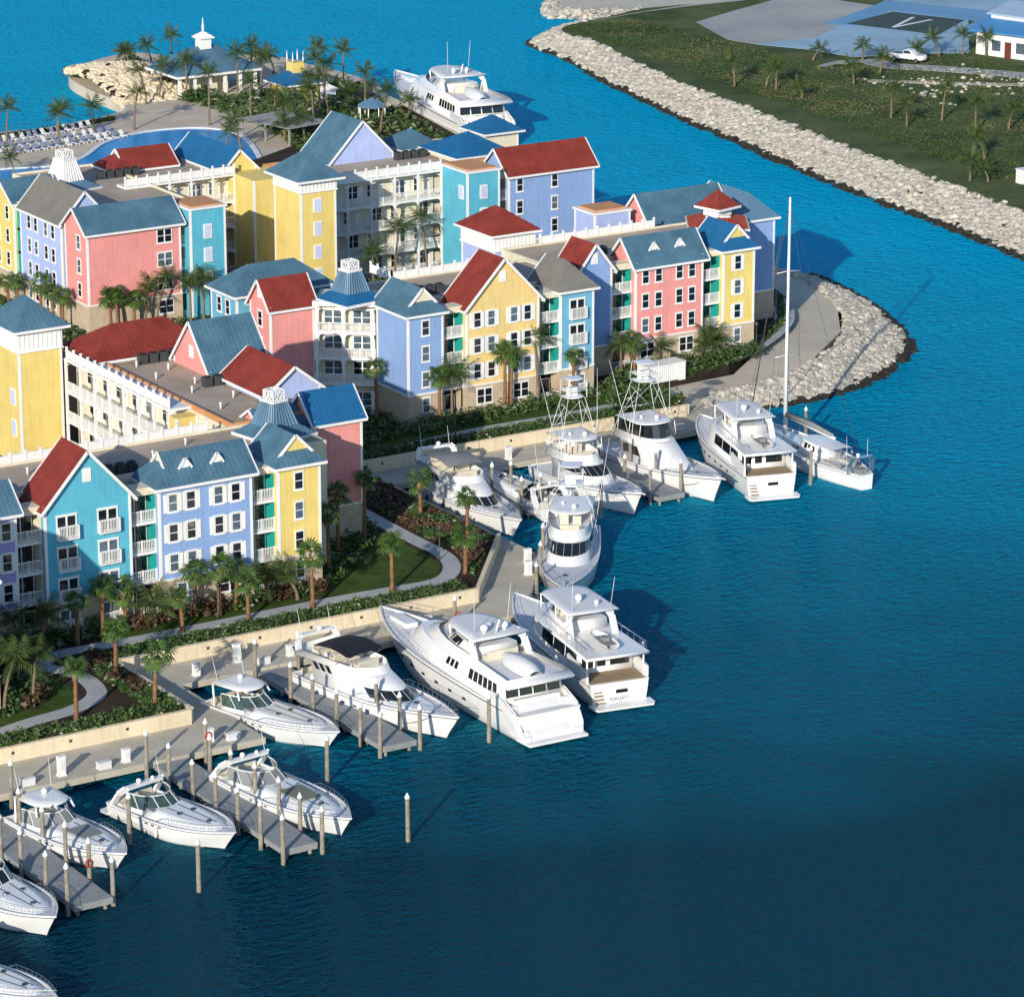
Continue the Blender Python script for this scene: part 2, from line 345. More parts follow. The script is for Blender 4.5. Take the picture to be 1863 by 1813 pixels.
# ------------------------------------------------------------------ far shore
sheet('far_field', [tuple(Vector(p).lerp(Vector(q), .44)) for p, q in zip(SHI, SHO)][::-1] + [(376,531),(420,532),(760,532),(760,300)], -2, 2.55, M_scrub)
M_court = mat('pale blue painted court', (.30,.42,.50), .85, .2, .08, .2, col2=(.30,.46,.58), fine=.08)
M_tarm = mat('worn grey tarmac apron', (.36,.37,.36), .9, .18, .06, .2, fine=.12, col2=(.42,.42,.39))
M_court2 = mat('dark green court surface', (.06,.09,.085), .85, .25, .15, .2, fine=.1)
M_blueline = mat('bright blue court border', (.16,.34,.52), .8, .15, .1, .2)
flat('tarmac_apron', [(363.7,515.6),(358.5,499.3),(359.8,493.5),(372,493),(399,512.7),(396.4,522.2),(388.8,527),(376.3,521.6)], 2.66, M_tarm)
flat('painted_court', [(359.8,493.5),(364.4,484.7),(366.2,475.8),(378.3,472),(384,468.5),(405,494.7),(440,500),(440,530),(399,512.7)], 2.654, M_court)
flat('court_border', [(399,512.7),(380,502.5),(384,498.5),(398,507),(404,491.5),(392.5,483),(394,480.5),(409,484.8),(413,496),(404,516)], 2.664, M_blueline)
flat('dark_court', [(383.9,500.7),(397.7,505.9),(402.8,492.9),(390.3,484.2)], 2.67, M_court2)
M_paint = mat('white court paint', (.7,.7,.7), .7, .1)
bm_ = MB(); bm_.beam((388.2,493.7,2.674),(397.2,499.7,2.674),.7,.01); bm_.beam((388.2,493.7,2.674),(398.3,496.2,2.674),.7,.008)
struct('court_marking', bm_, M_paint)
flat('runway', [(350.5,526.2),(362,528.6),(371,529.4),(391,529.1),(470,524),(470,531),(376,530.8),(362,528.9)], 2.66, M_tarm)
ribbon('track', smooth_path([(357.2,472.1),(361.5,473.2),(366,471.5),(367,466),(372,460),(379,449),(384,438),(392,420)]), [1.5]*6+[2.5]*6+[4.5]*31, 2.65, M_tarm)
ribbon('track', smooth_path([(356,458.5),(361,454),(367,448.5),(374,443),(380,435)]), 2.0, 2.648, M_road)
M_sand = mat('pale coral sand', (.58,.53,.44), .95, .15, .2, .1, fine=.15)
sheet('sand_spit', [(354.4,544.6),(360,541),(367.2,536.5),(380,537.2),(420,536),(640,536),(640,900),(420,760),(362,556)], -2, 1.4, M_sand)
rg = random.Random(11); b = MB()
for k in range(420):
    a = rg.random(); p = Vector((354.4,544.6)).lerp(Vector((367.2,536.5)), a) if k % 2 else Vector((354.4,544.6)).lerp(Vector((362,556)), a)
    rock(b, (p.x+rg.uniform(-1.6,.8), p.y+rg.uniform(-1.2,1.0), rg.uniform(-.2,1.3)), rg.uniform(.5,1.0), rg)
tag(b.build('spit_boulders', M_rock), 'pale boulders edging the sandy spit at the top edge', 'boulders', kind='stuff')

# ------------------------------------------------------------------ pool peninsula
ISL = sp([(150,498),(200,498),(227.8,498.2),(232.7,497.6),(237.4,498),(248.8,502),(252.6,507.5),(253.6,522),(256,533),(262,540),(268,544),(274,545.4),(276.5,540),(279,533),(286,534),(291,533),(292.5,521.5),(293.7,509.6),(292.6,500),(288.2,487),(284.5,470),(279,446)], 4)
sheet('pool_terrace', ISL+[(250,440),(150,440)], -2, 1.7, mat('pale stone pool paving', (.62,.52,.40), .85, .18, .25, .2, fine=.12))
POOL = sp([(205,474),(216.8,474.3),(224.2,472.2),(229.9,475.1),(237.1,482.7),(244.3,486.5),(251.4,486.2),(255.7,482.5),(256,475.8),(251.5,463),(246,452)], 5)
M_pool = mat('swimming pool water', (.003,.20,.50), .15, .10, .3, .06, col2=(.003,.24,.56), bump=.15, bscale=2)
sheet('pool_water', POOL+[(205,452)], 1.5, 1.76, M_pool)
b = MB()
for p, q in zip(POOL, POOL[1:]): b.beam((p[0],p[1],1.80),(q[0],q[1],1.80),.7,.22)
tag(b.build('pool_coping', M_white), 'white rim round the curved edge of the swimming pool', 'pool rim')
# golden rock mound at the head of the peninsula
rg = random.Random(21); root = empty('rock_mound', (258,520,1), 0, 'golden boulder mound at the head of the pool peninsula', 'rock mound')
b = MB(); w = MB()
for k in range(4600):
    u, v = rg.random(), rg.random()
    edge = [Vector((254.5,531)),Vector((254,522)),Vector((253,508)),Vector((257.5,502.5)),Vector((263,503)),Vector((264,512)),Vector((266,526)),Vector((272,541)),Vector((266,541.5)),Vector((259,536.5))]
    i = rg.randrange(len(edge)); c = Vector((259,522)); p = c.lerp(edge[i].lerp(edge[(i+1)%len(edge)], u), v**.5*1.04)
    h = 3.6*max(0, 1-((p-c).length/17.0)**1.6)
    d = min((p-e).length for e in (Vector((252,522)),Vector((254,533)),Vector((251.5,512))))
    rock(w if (d < 2.0 or rg.random() < .02) else b, (p.x, p.y, .7+h+rg.uniform(-.3,.4)), rg.uniform(.28,.75), rg)
tag(b.build('golden_boulders', M_gold, root, (-258,-520,-1)), kind='stuff'); tag(w.build('wet_boulders', M_algae, root, (-258,-520,-1)), kind='stuff')
# ------------------------------------------------------------------ buildings
ZG, HS, HE = 2.2, 3.4, 12.2          # ground level; stone storey height; eave height above ground
ROWS = (10.55, 7.75, 4.95)           # window centres above ground, top storey first
ROW0 = 2.15

def clip_line(poly2, s):
    ts = []
    n = len(poly2)
    for i in range(n):
        (a, b), (c, d) = poly2[i], poly2[(i+1) % n]
        if (a - s)*(c - s) < 0: ts.append(b + (d-b)*(s-a)/(c-a))
    ts.sort(); return ts
def add_plane(mb, pts, seam=.5):
    pts = [Vector(p) for p in pts]; mb.slab(pts, .16)
    n = Vector((0,0,0))
    for i in range(len(pts)): n += pts[i].cross(pts[(i+1) % len(pts)])
    if n.length < 1e-6: return
    n.normalize()
    if n.z < 0: n = -n
    e = Vector((0,0,1)).cross(n)
    if e.length < 1e-3: return
    e.normalize(); up = n.cross(e)
    o = pts[0]; P2 = [((p-o).dot(e), (p-o).dot(up)) for p in pts]
    lo = min(p[0] for p in P2); hi = max(p[0] for p in P2); k = max(1, round((hi-lo)/seam)); st = (hi-lo)/k
    for i in range(1, k):
        s = lo + st*i + 1e-4; ts = clip_line(P2, s)
        for a, c in zip(ts[::2], ts[1::2]):
            if c-a > .2: mb.beam(o+e*s+up*(a+.03)+n*.025, o+e*s+up*(c-.03)+n*.025, .045, .06, up=n)
def roof_geo(L, Wd, o, e, zr, start, end, axis):
    """L along the ridge, Wd across; start/end: None plain gable, else half width of a gablet (0 = full hip)"""
    k = (zr-e)/(Wd/2+o); c = Wd/2
    f = (lambda u, v, z: (u, v, z)) if axis == 'x' else (lambda u, v, z: (v, u, z))
    planes = []; fas = []; gab = []
    def endpts(t, u0, sg):
        if t is None: return [], u0, None
        run = Wd/2+o-t; ug = u0 + sg*run; zg = e+run*k
        return ([(ug, c-t, zg), (ug, c+t, zg)] if t > 0 else []), ug, zg
    s, us, zs = endpts(start, -o, 1); q, uq, zq = endpts(end, L+o, -1)
    for side in (0, 1):
        v = -o if side == 0 else Wd+o
        P = [(-o, v, e)] + ([s[side]] if s else []) + [(us, c, zr)]
        if uq - us > .01: P += [(uq, c, zr)]
        P += ([q[side]] if q else []) + [(L+o, v, e)]
        planes.append([f(*p) for p in P]); fas.append((f(-o, v, e), f(L+o, v, e)))
    for t, S, u0, ug, zg in ((start, s, -o, us, zs), (end, q, L+o, uq, zq)):
        if t is None:
            fas += [(f(u0, -o, e), f(u0, c, zr)), (f(u0, Wd+o, e), f(u0, c, zr))]
        else:
            planes.append([f(u0, -o, e), f(u0, Wd+o, e)] + ([f(*S[1]), f(*S[0])] if S else [f(ug, c, zr)]))
            fas.append((f(u0, -o, e), f(u0, Wd+o, e)))
            if t > 0:
                d = .12 if u0 < 0 else -.12; uu = ug - d*2
                fas += [(f(uu, c-t-.3, zg-.3*k), f(uu, c, zr+.08)), (f(uu, c+t+.3, zg-.3*k), f(uu, c, zr+.08))]
                gab.append([f(ug-d*.5, c-t, zg), f(ug-d*.5, c+t, zg), f(ug-d*.5, c, zr)])
    return planes, fas, gab
# ---- windows (meshes shared by every copy)
WM = {}
def win_meshes(t):
    if t in WM: return WM[t]
    fr = MB(); gl = MB(); ex = []
    def sash(x0, x1, z0, z1, fw=.10, cols=1, rows=2):
        fr.box(x0, -.07, z0, x0+fw, .02, z1); fr.box(x1-fw, -.07, z0, x1, .02, z1)
        fr.box(x0+fw, -.07, z0, x1-fw, .02, z0+fw); fr.box(x0+fw, -.07, z1-fw, x1-fw, .02, z1)
        a, b, c, d = x0+fw, x1-fw, z0+fw, z1-fw
        for i in range(1, rows): zz = c+(d-c)*i/rows; fr.box(a, -.045, zz-.035, b, -.004, zz+.035)
        for i in range(1, cols): xx = a+(b-a)*i/cols; fr.box(xx-.02, -.035, c, xx+.02, -.005, d)
        gl.box(a, -.02, c, b, .01, d)
    if t in ('S', 'SH', 'SS'): sash(-.5, .5, -.85, .85); fr.box(-.58, -.12, -.95, .58, .0, -.85); fr.box(-.55, -.1, .85, .55, 0, .95)
    elif t == 'D': sash(-1.0, .03, -.85, .85); sash(-.03, 1.0, -.85, .85); fr.box(-1.08, -.12, -.95, 1.08, 0, -.85); fr.box(-1.05,-.1,.85,1.05,0,.95)
    elif t == 'J': sash(-1.0, .04, -1.05, 1.05, .12, 1, 2); sash(-.04, 1.0, -1.05, 1.05, .12, 1, 2); fr.box(-1.05,-.1,1.05,1.05,0,1.16)
    elif t == 'A': fr.box(-.42, -.08, -.62, .42, .02, .62)
    elif t == 'V': fr.box(-.55, -.07, -.85, .55, .02, .85)
    if t in ('SH', 'SS'):
        sh = MB(); w = .42 if t == 'SH' else .34
        sh.box(-w/2, -.06, -.85, w/2, .0, .85)
        for i in range(9): z = -.72+i*.18; sh.box(-w/2+.06, -.085, z-.05, w/2-.06, -.055, z+.04)
        ex.append(('shutter', sh.data('shutter', M_white), [(-.5-w/2-.02, 0, 0), (.5+w/2+.02, 0, 0)]))
    if t == 'J':
        rl = MB(); y = -.55
        rl.box(-1.0, y, -1.12, 1.0, 0, -1.02)
        for x in (-1.0, 0.0, .94): rl.box(x, y, -1.02, x+.08, y+.07, .12)
        rl.box(-1.0, y-.02, .06, 1.02, y+.09, .14)
        for x in (-1.0, .94): rl.box(x, y, .06, x+.08, 0, .13)
        for i in range(13): x = -.9+i*.15; rl.box(x, y+.01, -1.0, x+.045, y+.055, .08)
        for i in range(3):
            yy = y+.13+i*.14
            for x in (-.99, .96): rl.box(x, yy, -1.0, x+.04, yy+.04, .08)
        ex.append(('juliet_balcony', rl.data('juliet_balcony', M_white), [(0, 0, 0)]))
    if t in ('A', 'V'):
        lv = MB(); w, h = (.30, .5) if t == 'A' else (.42, .72)
        n = 6 if t == 'A' else 9
        for i in range(n): z = -h+(i+.2)*2*h/n; lv.box(-w, -.10, z, w, -.06, z+h*1.1/n)
        ex.append(('louvre', lv.data('louvre', W_['lav'] if t == 'V' else M_white), [(0, 0, 0)]))
    WM[t] = (fr.data('window_frame', M_white), gl.data('pane', M_glass) if gl.v else None, gl.data('pane', M_curtain) if gl.v else None, ex)
    return WM[t]
def add_window(parent, t, loc, face='F'):
    fm, g1, g2, ex = win_meshes(t)
    rz = 0.0 if face == 'F' else R(-90)
    o = link('vent_panel' if t in 'AV' else 'window', fm, parent, loc, rz)
    if g1: link('pane', g2 if rnd.random() < .34 else g1, o)
    for n, me, ps in ex:
        for p in ps: link(n, me, o, p)
    return o
def fascia_mesh(fas, h=.26, w=.11):
    b = MB()
    for p, q in fas: b.beam((p[0],p[1],p[2]-.10), (q[0],q[1],q[2]-.10), w, h)
    return b
def dormer(parent, x, y, z, s=.55):
    b = MB(); 
    b.face([(x-s,y,z),(x+s,y,z),(x,y,z+s*1.25)]); b.box(x-s*.7, y-.02, z-.12, x+s*.7, y+.25, z)
    b.beam((x-s*1.25,y-.06,z-.18),(x,y-.06,z+s*1.38),.10,.22); b.beam((x+s*1.25,y-.06,z-.18),(x,y-.06,z+s*1.38),.10,.22)
    o = b.build('dormer', M_white, parent)
    r_ = MB(); t = s*1.9
    r_.slab([(x-s*1.25,y-.06,z-.16),(x,y-.06,z+s*1.40),(x,y+t*.9,z+s*1.40),(x-s*1.25,y+.2,z-.16)], .06); r_.slab([(x,y-.06,z+s*1.40),(x+s*1.25,y-.06,z-.16),(x+s*1.25,y+.2,z-.16),(x,y+t*.9,z+s*1.40)], .06)
    r_.build('dormer_roof', M_rblue, o)
def house(label, x0, y0, w, d, wall, rmat, axis, rise, start=None, end=None, o=.5, he=HE, stone=True, wins=(), left=(), dorm=(), name='house', band=None, zg=ZG, gabcol=None, group=None, roof=True):
    root = empty(name, (x0, y0, zg), 0, label, 'house', group)
    hs = HS if stone else 0.0
    Lr, Wd = (w, d) if axis == 'x' else (d, w)
    plain = (start is None or end is None)
    zr = he + rise
    kk = rise/(Wd/2)                                   # gables: slope through the wall top
    e = he - kk*o if plain else he - .06
    if plain and (start is not None or end is not None): e = he - .10; 
    b = MB(); b.box(0, 0, hs, w, d, he)
    k = (zr-e)/(Wd/2+o); hw = e + o*k                  # roof underside at the wall line
    c = Wd/2
    if roof:
        for t, u in ((start, 0), (end, Lr)):
            if t is None:
                u0, u1 = (u, u+.25) if u == 0 else (u-.25, u)
                tri = [(0, he), (Wd, he), (Wd, max(he+.001, hw-.1)), (c, zr-.17), (0, max(he+.001, hw-.1))]
                A = [(u0, v, z) for v, z in tri]; B = [(u1, v, z) for v, z in tri]
                if axis == 'y': A = [(v, u_, z) for u_, v, z in A]; B = [(v, u_, z) for u_, v, z in B]
                b.face(A); b.face(B[::-1])
    b.build('wall', W_[wall], root)
    if stone:
        s = MB(); s.box(-.06, -.06, -.1, w+.06, d, hs-.02); s.build('stone_base', M_stone, root)
        t = MB(); t.box(-.09, -.09, hs-.06, w+.09, d, hs+.12); t.build('belt_trim', M_white, root)
    for (cx, cy) in ((0, 0), (w, 0), (0, d)):
        q = MB(); ax0, ax1 = (cx-.045, cx+.2) if cx == 0 else (cx-.2, cx+.045)
        ay0, ay1 = (cy-.045, cy+.2) if cy == 0 else (cy-.2, cy+.045)
        q.box(ax0, ay0, hs+.1, ax1, ay1, he-.02); q.build('corner_board', M_white, root)
    if band:
        q = MB(); q.box(-.10, -.10, he-band, w+.10, d+.10, he-.02); q.build('frieze_panel', M_white, root)
        q = MB()
        for i in range(int(w/.5)+1): q.box(.02+i*.5, -.16, he-band+.1, .10+i*.5, -.10, he-.1)
        for i in range(int(d/.5)+1): q.box(-.16, .02+i*.5, he-band+.1, -.10, .10+i*.5, he-.1)
        q.box(-.2,-.2,he-band-.12,w+.2,d+.2,he-band+.02)
        q.build('batten', M_white, root)
    if roof:
        planes, fas, gab = roof_geo(Lr, Wd, o, e, zr, start, end, axis)
        rb = MB()
        for p in planes: add_plane(rb, p)
        ro = rb.build('roof', rmat, root)
        fascia_mesh(fas).build('fascia', M_white, ro)
        if gab:
            g = MB()
            for t in gab: g.face(t)
            g.build('gablet', W_[gabcol or wall], ro)
    for t, x, z in wins: add_window(root, t, (x, -.005 if z > hs else -.065, z), 'F')
    for t, y, z in left: add_window(root, t, (-.005 if z > hs else -.065, y, z), 'L')
    for x, y, z in dorm: dormer(root, x, y, z)
    return root
def grid(t, xs, rows=ROWS): return [(t, x, z) for z in rows for x in xs]

RAILS = {}
def railing_mesh(L, h=1.0, baluster=.16, post=1.6):
    key = (round(L, 2), h)
    if key in RAILS: return RAILS[key]
    b = MB(); n = max(1, round(L/post))
    for i in range(n+1): x = i*(L-.1)/n; b.box(x, -.05, 0, x+.1, .05, h+.06)
    b.box(0, -.06, h-.08, L, .06, h); b.box(0, -.04, .08, L, .04, .15)
    m = int(L/baluster)
    for i in range(1, m): x = i*L/m; b.box(x-.025, -.025, .12, x+.025, .025, h-.05)
    RAILS[key] = b.data('railing', M_white); return RAILS[key]
def loggia(label, x0, x1, y0, depth=1.5, floors=4, side='teal', zg=ZG, he=HE):
    w = x1-x0; root = empty('balcony_bay', (x0, y0, zg), 0, label, 'balconies', 'balcony bays between the painted houses')
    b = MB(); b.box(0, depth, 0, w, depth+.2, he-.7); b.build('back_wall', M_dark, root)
    for xx in (0, w-.08):
        q = MB(); q.box(xx, .02, HS, xx+.08, depth, he-.7); q.build('side_wall', W_[side], root)
    q = MB(); q.box(0, 0, he-.75, w, depth+.2, he-.05); q.build('parapet', W_['cream'], root)
    for i in range(floors):
        z = 0 if i == 0 else HS + 2.8*(i-1)
        if i: s = MB(); s.box(0, -.05, z-.28, w, depth, z); s.build('floor_slab', M_white, root)
        link('railing', railing_mesh(w, 1.05), root, (0, .02, z))
        g = MB(); g.box(.25, depth-.06, z+.05, w-.25, depth-.005, z+2.15); dd = g.build('sliding_door', M_glass, root)
        fr = MB(); 
        for xx in (.2, w/2-.05, w-.3): fr.box(xx, depth-.1, z+.02, xx+.1, depth-.05, z+2.2)
        fr.box(.2, depth-.1, z+2.12, w-.2, depth-.05, z+2.22); fr.build('door_frame', M_white, dd)
    return root
def gallery(label, ox, oy, L, floors, bays, rz, zg=ZG, top=HE, depth=2.0, base=0):
    """open access galleries; local x along the front, local y inwards"""
    root = empty('gallery_block', (ox, oy, zg), rz, label, 'galleries')
    b = MB(); b.box(0, depth, 0, L, depth+.25, top); b.build('back_wall', W_['cream'], root)
    fl = [base + i*(top-base)/floors for i in range(floors)]
    st = (top-base)/floors; bw = L/bays
    for i, z in enumerate(fl):
        s = MB(); s.box(0, 0, z-.3, L, depth, z); s.build('floor_slab', M_white, root)
        link('railing', railing_mesh(L, 1.0, .2, bw/2), root, (0, .03, z))
        for k in range(bays):
            x = (k+.5)*bw
            if (k+i) % 2 == 0: add_window(root, 'D', (x+.1, depth-.005, z+1.35))
            else: add_window(root, 'S', (x-bw*.22, depth-.005, z+1.35))
            d = MB(); xx = x + bw*(.25 if (k+i) % 2 else .36); d.box(xx-.4, depth-.05, z, xx+.4, depth-.01, z+2.0); d.build('door', M_white, root)
        for k in range(bays):                        # shallow arched brackets under the slab above
            a = MB()
            xa, xb, zt = k*bw, (k+1)*bw, z+st-.3
            for j in range(4):
                t0, t1 = j/4, (j+1)/4; r0 = .75*(1-math.sqrt(1-(1-t0)**2)); r1 = .75*(1-math.sqrt(1-(1-t1)**2))
                for m_ in (1, -1):
                    X = (lambda t: xa+t*.8) if m_ > 0 else (lambda t: xb-t*.8)
                    p = [(X(t0), .0, zt), (X(t1), .0, zt), (X(t1), .0, zt-r1), (X(t0), .0, zt-r0)]
                    a.face(p); a.face([(q[0], .12, q[2]) for q in p])
            tag(a.build('arch_bracket', M_white, root), kind='stuff')
    for k in range(bays+1):
        c = MB(); x = k*bw; c.box(x-.12, -.06, 0, x+.12, .18, top); c.build('column', M_white, root)
    r_ = MB(); r_.box(-.1, -.1, top, L+.1, depth+.2, top+.25); r_.build('roof_slab', M_white, root)
    return root
def fence(label, p, q, z, h=.95, step=1.55):
    p = Vector(p); q = Vector(q); L = (q-p).length; ang = math.atan2(q.y-p.y, q.x-p.x)
    root = empty('roof_parapet_fence', (p.x, p.y, z), ang, label, 'fence', 'white roof parapet fences')
    n = max(1, round(L/step)); st = L/n
    pm = MB(); pm.box(-.09, -.09, 0, .09, .09, h+.28); pm.box(-.12,-.12,h+.28,.12,.12,h+.36); pm = pm.data('post', M_white)
    pn = MB(); pn.box(.09, -.035, .06, st-.09, .035, h); pn.box(.09,-.06,h-.06,st-.09,.06,h+.04); m = int(st/.3)
    for i in range(m): pn.box(.16+i*(st-.2)/m, -.055, .1, .20+i*(st-.2)/m, .055, h-.06)
    pn = pn.data('panel', M_white)
    for i in range(n+1): link('post', pm, root, (i*st, 0, 0))
    for i in range(n): link('panel', pn, root, (i*st, 0, 0))
    return root
def block(label, x0, y0, x1, y1, he=HE, wall='cream', name='main_block', zg=ZG, par=.35, cop=None, deckm=None, group=None):
    root = empty(name, (x0, y0, zg), 0, label, 'building', group); w, d = x1-x0, y1-y0
    b = MB(); b.box(0, 0, 0, w, d, he-.1); b.build('wall', W_[wall], root)
    k = MB(); k.box(.25, .25, he-.12, w-.25, d-.25, he); k.build('roof_deck', deckm or M_deck, root)
    q = MB(); t = .25
    q.box(0, 0, he-.1, w, t, he+par); q.box(0, d-t, he-.1, w, d, he+par); q.box(0, t, he-.1, t, d-t, he+par); q.box(w-t, t, he-.1, w, d-t, he+par)
    q.build('parapet', cop or W_['cream'], root)
    return root
ACM = {}
def aircon(label, x, y, z, n=3, s=.85):
    if not ACM:
        b = MB(); b.box(-.42,-.42,.08,.42,.42,.95); b.box(-.46,-.46,0,.46,.46,.08)
        for i in range(7): b.box(-.45, -.40+i*.12, .15, -.42, -.34+i*.12, .9); b.box(-.40+i*.12, -.45, .15, -.34+i*.12, -.42, .9)
        ACM['c'] = b.data('casing', M_metald)
        f = MB(); f.tube([(0,0,.95),(0,0,1.02)], .34, 10); ACM['f'] = f.data('fan_guard', M_black)
    for i in range(n):
        e = empty('air_conditioner', (x+i*1.15, y, z), 0, label.replace('dark rooftop air conditioner', ('dark rooftop air conditioner, single' if n == 1 else ('leftmost','second','third','fourth','fifth')[i] + f' of {(0,1,"two","three","four","five")[n]} dark rooftop air conditioners')), 'air conditioner', 'dark rooftop air conditioners')
        link('casing', ACM['c'], e); link('fan_guard', ACM['f'], e)
def cupola(label, x, y, z, rz, sk, r0, r1, h, m_side, n=4, sk_m=None, wall=None, wh=0, crest=True):
    """skirt roof, steep ribbed frustum and a lattice crest"""
    root = empty('cupola_roof', (x, y, z), rz, label, 'roof turret')
    def ring(r, zz, k=n): return [(r*math.cos(2*math.pi*(i+.5)/k), r*math.sin(2*math.pi*(i+.5)/k), zz) for i in range(k)]
    s = MB(); R0 = ring(sk, 0); R1 = ring(r0, .9)
    for i in range(n): add_plane(s, [R0[i], R0[(i+1)%n], R1[(i+1)%n], R1[i]], .45)
    so = s.build('skirt_roof', sk_m or M_rblue, root); fascia_mesh([(R0[i], R0[(i+1)%n]) for i in range(n)], .3, .14).build('fascia', M_white, so)
    f = MB(); A = ring(r0, .88); B = ring(r1, .88+h)
    for i in range(n):
        add_plane(f, [A[i], A[(i+1)%n], B[(i+1)%n], B[i]], 9)
        for j in range(8):
            t = (j+.5)/8; p = Vector(A[i]).lerp(Vector(A[(i+1)%n]), t); q = Vector(B[i]).lerp(Vector(B[(i+1)%n]), t)
            nrm = Vector((p.x, p.y, .3)).normalized(); f.beam(p+nrm*.05, q+nrm*.05, .10, .16, up=nrm)
    f.face(B); f.build('ribbed_frustum', m_side, root)
    c = MB(); C = ring(r1+.12, .88+h); 
    for i in range(n): c.beam(C[i], C[(i+1)%n], .2, .22)
    c.build('cap_trim', M_white, root)
    if crest:
        l = MB(); C0 = ring(r1*.82, .98+h); C1 = ring(r1*.82, 1.85+h)
        for i in range(n):
            for a, b_ in ((C0, C0), (C1, C1)): l.beam(a[i], b_[(i+1)%n], .1, .1)
            l.beam(C0[i], C1[i], .12, .12, up=(1,0,0))
            for t in (0, .333, .667):
                p = Vector(C0[i]).lerp(Vector(C0[(i+1)%n]), t); p2 = Vector(C0[i]).lerp(Vector(C0[(i+1)%n]), t+.333)
                q = Vector(C1[i]).lerp(Vector(C1[(i+1)%n]), t); q2 = Vector(C1[i]).lerp(Vector(C1[(i+1)%n]), t+.333)
                l.beam(p, q2, .07, .07); l.beam(p2, q, .07, .07)
        l.build('crest_lattice', M_white, root)
    return root

# ============ front row, Y = 289.2
house('yellow gabled house whose corner just touches the left picture edge', 114.9, 274.0, 8.4, 4.6, 'yellow', M_rred, 'y', 4.9, o=.4, wins=grid('S', (2.0,6.2)))
block('flat roofed block behind the cut off yellow gable at the left edge', 100, 278.6, 121.5, 287, par=.2)
house('mauve house at the left picture edge, next to the aqua gable house', 123.5, 289.2, 8.9, 4.6, 'mauve', M_rblue, 'x', 2.4, 1.4, None, wins=grid('SH', (1.4,3.2,5.9,7.9)))
loggia('balcony bay between the mauve house and the aqua gable house', 132.4, 135.1, 289.9, side='cream')
house('aqua gabled house with red roof and juliet balconies, front row', 135.1, 289.2, 8.4, 4.4, 'aqua', M_rred, 'y', 4.6, wins=grid('J', (2.1,6.1), (10.1,7.2,4.3,1.5))+[('A',4.2,14.5)], o=.45)
loggia('balcony bay between the aqua gable house and the periwinkle house', 143.5, 146.3, 289.9)
house('periwinkle house with three small roof dormers, front row', 146.3, 289.2, 9.4, 4.6, 'blue', M_rblue, 'x', 2.5, .95, None, wins=grid('SH', (1.4,3.2,6.0,7.75))+[('D',2.6,ROW0),('D',6.9,ROW0)], dorm=((3.1,.75,13.5),(6.3,.75,13.5)), gabcol='cream')
loggia('balcony bay between the periwinkle house and the yellow corner house', 155.7, 158.4, 289.9)
house('narrow yellow corner house with gablet, front row beside the lawn', 158.4, 289.2, 4.4, 5.2, 'yellow', M_rblue, 'y', 2.5, 1.5, None, wins=grid('S', (2.15,))+[('S',2.15,ROW0)])
block('long tan flat roofed block behind the front row houses', 118, 293.6, 166, 302.6, par=.25)
fence('long white roof fence behind the red roofed aqua house', (118,302.5), (158.2,302.5), ZG+HE, .95)
aircon('dark rooftop air conditioner behind the aqua gable house', 144.3, 294.9, ZG+HE, 3)
aircon('dark rooftop air conditioner behind the mauve house', 131.2, 295.0, ZG+HE, 3)
cupola('steel blue ribbed turret with white lattice crest above the yellow corner house', 163.3, 298.6, ZG+HE+.2, R(-34+45), 4.0, 2.25, 1.15, 2.3, M_rsteel)
b_ = block('cream corner tower under the nearest ribbed turret', 160.9, 296.1, 165.7, 301.1, HE+.15, name='corner_tower', par=.0)
# ============ wing running back from the corner, X 158..174
house('pink house with deep blue roof facing the dark lawn', 168.6, 300.5, 5.2, 4.6, 'pink', M_rdeep, 'x', 2.4, left=[('S',2.2,ROWS[1])], o=.4)
house('pink link wing with low blue roof below the nearest turret', 163.8, 301.2, 4.8, 5.5, 'pink', M_rblue, 'x', 1.7, o=.35, he=HE-.6)
block('tan flat roof terrace with air conditioners in the near wing', 160.9, 302.6, 174.0, 335.5, cop=M_orange, par=.45)
house('red roofed roof house with lavender gable on the tan terrace', 167.9, 308.6, 6.0, 8.6, 'lav', M_rred, 'y', 2.3, stone=False, he=1.0, zg=ZG+HE, o=.45)
house('pink gable with tall blue roof on the tan terrace', 167.6, 319.4, 6.4, 7.6, 'pink', M_rblue, 'x', 4.3, stone=False, he=.7, zg=ZG+HE, o=.35, left=[('A',3.8,1.9)])
house('long red hipped roof house at the back of the tan terrace', 160.0, 329.2, 13.0, 7.2, 'cream', M_rred, 'x', 2.6, 0, 0, o=.5, stone=False, he=.6, zg=ZG+HE)
gallery('white galleries facing the left hand courtyard below the tan terrace', 158.6, 333.2, 22.4, 4, 7, R(-90), depth=2.2)
house('small yellow end block of the white galleries', 158.5, 309.2, 2.3, 1.6, 'yellow', M_white, 'x', .2, he=HE-.3, stone=False, o=.1, roof=False)
fence('white roof fence on top of the left hand galleries', (158.7,333.0), (158.7,311.0), ZG+HE+.25, .85)
house('yellow tower with white frieze and blue pyramid roof at the left edge', 153.9, 334.0, 4.7, 6.0, 'yellow', M_rblue, 'y', 2.6, 0, 0, o=.75, he=15.8, band=2.3, stone=False, wins=[], left=[('V',1.6,8.6),('V',1.6,5.4)])
house('courtyard pavilion with blue hipped roof at the left edge', 147.4, 329.6, 4.6, 4.0, 'cream', M_rblue, 'x', 1.4, 0, 0, he=2.8, stone=False, o=.6, name='pavilion')
for i,(x,y,n) in enumerate(((164.6,328.0,3),(168.2,328.2,2),(166.0,317.0,4),(167.0,306.6,2))): aircon(('dark rooftop air conditioner below the long red hipped roof','dark rooftop air conditioner beside the tall pink gable','dark rooftop air conditioner between the pink gable and the red roof house','dark rooftop air conditioner beside the nearest ribbed turret')[i], x, y, ZG+HE, n)
